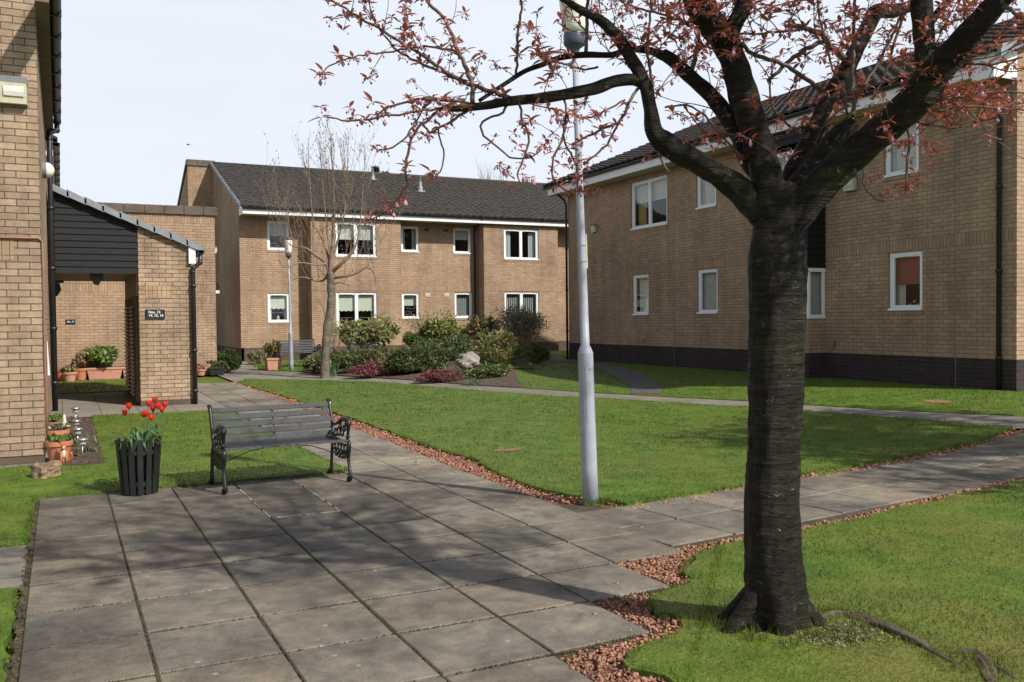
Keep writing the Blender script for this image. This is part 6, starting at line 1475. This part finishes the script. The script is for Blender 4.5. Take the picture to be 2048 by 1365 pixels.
def tufts(name, spots, label, mat='blade_dry'):
    V = []; 
    for (x, y, n_, r_, h_) in spots:
        a = rng.uniform(0, 6.28, n_); q = r_*rng.random(n_)**.5; px_ = x+q*np.cos(a); py_ = y+q*np.sin(a); hh = h_*rng.uniform(.5, 1.2, n_); b = rng.uniform(0, 6.28, n_); w_ = .0028; le = hh*rng.uniform(.1, .7, n_)
        z_ = hgt(px_, py_); P3 = np.zeros((n_, 3, 3)); P3[:, 0] = np.stack([px_-w_*np.cos(b), py_-w_*np.sin(b), z_], -1); P3[:, 1] = np.stack([px_+w_*np.cos(b), py_+w_*np.sin(b), z_], -1); P3[:, 2] = np.stack([px_+le*np.cos(b*3), py_+le*np.sin(b*3), z_+hh], -1); V.append(P3.reshape(-1, 3))
    V = np.vstack(V); o = mesh_obj(name, V, np.arange(len(V)).reshape(-1, 3), M[mat]); setp(o, label, 'grass', kind='stuff')
sp = [(3.25+.34*math.cos(t)+random.gauss(0,.04), 3.55+.28*math.sin(t)+random.gauss(0,.04), 34, .06, .07) for t in np.linspace(0, 6.2, 22)]
E_ = resample(lawnR[:60], .05)
sp += [(at(px+random.gauss(0,14), 1290, 4.0)[0]*0+q_[0]+random.gauss(0,.05), q_[1]+random.gauss(0,.05), 10, .06, .045) for px in (1,) for q_ in [(float(v.co[0])+OFF[0], float(v.co[1])+OFF[1]) for v in [x for x in D.objects['surface_root'].data.vertices][::14]]]
sp += [(x, y, 9, .03, .05) for x, y in E_ if y > 2.9 and x < 9 and inpoly([(1.5,2.8),(9,2.8),(9,7),(1.5,7)], x, y)]
sp += [(x, y, 9, .03, .055) for x, y in resample(lawnC, .05) if y < 12]
sp += [(4.14+random.gauss(0,.09), 6.78+random.gauss(0,.07), 12, .04, .05) for k in range(26)]
sp += [(x, y, 8, .03, .05) for x, y in resample(lawnB, .05) if 7 < y < 12 and x > -.5]
tufts('edge_grass', sp, 'longer grass tufts along lawn edges and round the cherry trunk')

# ------------------------------------------------------------------ light, sky, camera
SUN = Vector((.482, -.876, .90)).normalized()
el = math.asin(SUN.z); az = math.atan2(SUN.x, SUN.y)
ld = D.lights.new('sun', 'SUN'); ld.energy = 5.0; ld.angle = rad(1.1); ld.color = (1, .95, .87)
lo = D.objects.new('sun', ld); COL.objects.link(lo); lo.rotation_euler = (-SUN).to_track_quat('-Z', 'Y').to_euler()
w = D.worlds.new('World'); SC.world = w; w.use_nodes = True; nt = w.node_tree; bg = nt.nodes['Background']
sk = nt.nodes.new('ShaderNodeTexSky'); sk.sky_type = 'NISHITA'; sk.sun_disc = False; sk.sun_elevation = el; sk.sun_rotation = az; sk.air_density = 1.0; sk.dust_density = 2.0; sk.ozone_density = 1.5
tc = nt.nodes.new('ShaderNodeTexCoord'); mp = nt.nodes.new('ShaderNodeMapping'); mp.inputs['Scale'].default_value = (1, 1, 3.5); nt.links.new(tc.outputs['Generated'], mp.inputs[0])
nz = nt.nodes.new('ShaderNodeTexNoise'); nz.inputs['Scale'].default_value = 1.6; nz.inputs['Detail'].default_value = 6; nz.inputs['Roughness'].default_value = .6; nt.links.new(mp.outputs[0], nz.inputs['Vector'])
rp = nt.nodes.new('ShaderNodeValToRGB'); rp.color_ramp.elements[0].position = .3; rp.color_ramp.elements[0].color = (.88,.88,.88,1); rp.color_ramp.elements[1].position = .6; rp.color_ramp.elements[1].color = (1,1,1,1); nt.links.new(nz.outputs['Fac'], rp.inputs[0])
mx = nt.nodes.new('ShaderNodeMix'); mx.data_type = 'RGBA'; sx_ = nt.nodes.new('ShaderNodeSeparateXYZ'); nt.links.new(tc.outputs['Generated'], sx_.inputs[0])
mr = nt.nodes.new('ShaderNodeMapRange'); mr.interpolation_type = 'SMOOTHSTEP'; mr.inputs['From Min'].default_value = .36; mr.inputs['From Max'].default_value = .66; mr.inputs['To Min'].default_value = 1; mr.inputs['To Max'].default_value = .10; nt.links.new(sx_.outputs[2], mr.inputs[0])
ml = nt.nodes.new('ShaderNodeMath'); ml.operation = 'MULTIPLY'; nt.links.new(rp.outputs[0], ml.inputs[0]); nt.links.new(mr.outputs[0], ml.inputs[1])
nt.links.new(ml.outputs[0], mx.inputs[0]); nt.links.new(sk.outputs[0], mx.inputs[6]); mx.inputs[7].default_value = (9.1, 9.8, 10.9, 1)
nt.links.new(mx.outputs[2], bg.inputs[0]); bg.inputs[1].default_value = .085
cd = D.cameras.new('camera'); cam = D.objects.new('camera', cd); COL.objects.link(cam); cd.sensor_width = 36; cd.lens = FPX/2048*36; cd.clip_end = 3000; cd.clip_start = .05
from mathutils import Matrix
cam.matrix_world = Matrix(((CR[0], CU[0], -CW[0], CAMP[0]), (CR[1], CU[1], -CW[1], CAMP[1]), (CR[2], CU[2], -CW[2], CAMP[2]), (0, 0, 0, 1)))
SC.camera = cam
SC.view_settings.view_transform = 'Standard'; SC.view_settings.look = 'None'; SC.view_settings.exposure = .12; SC.view_settings.gamma = 1
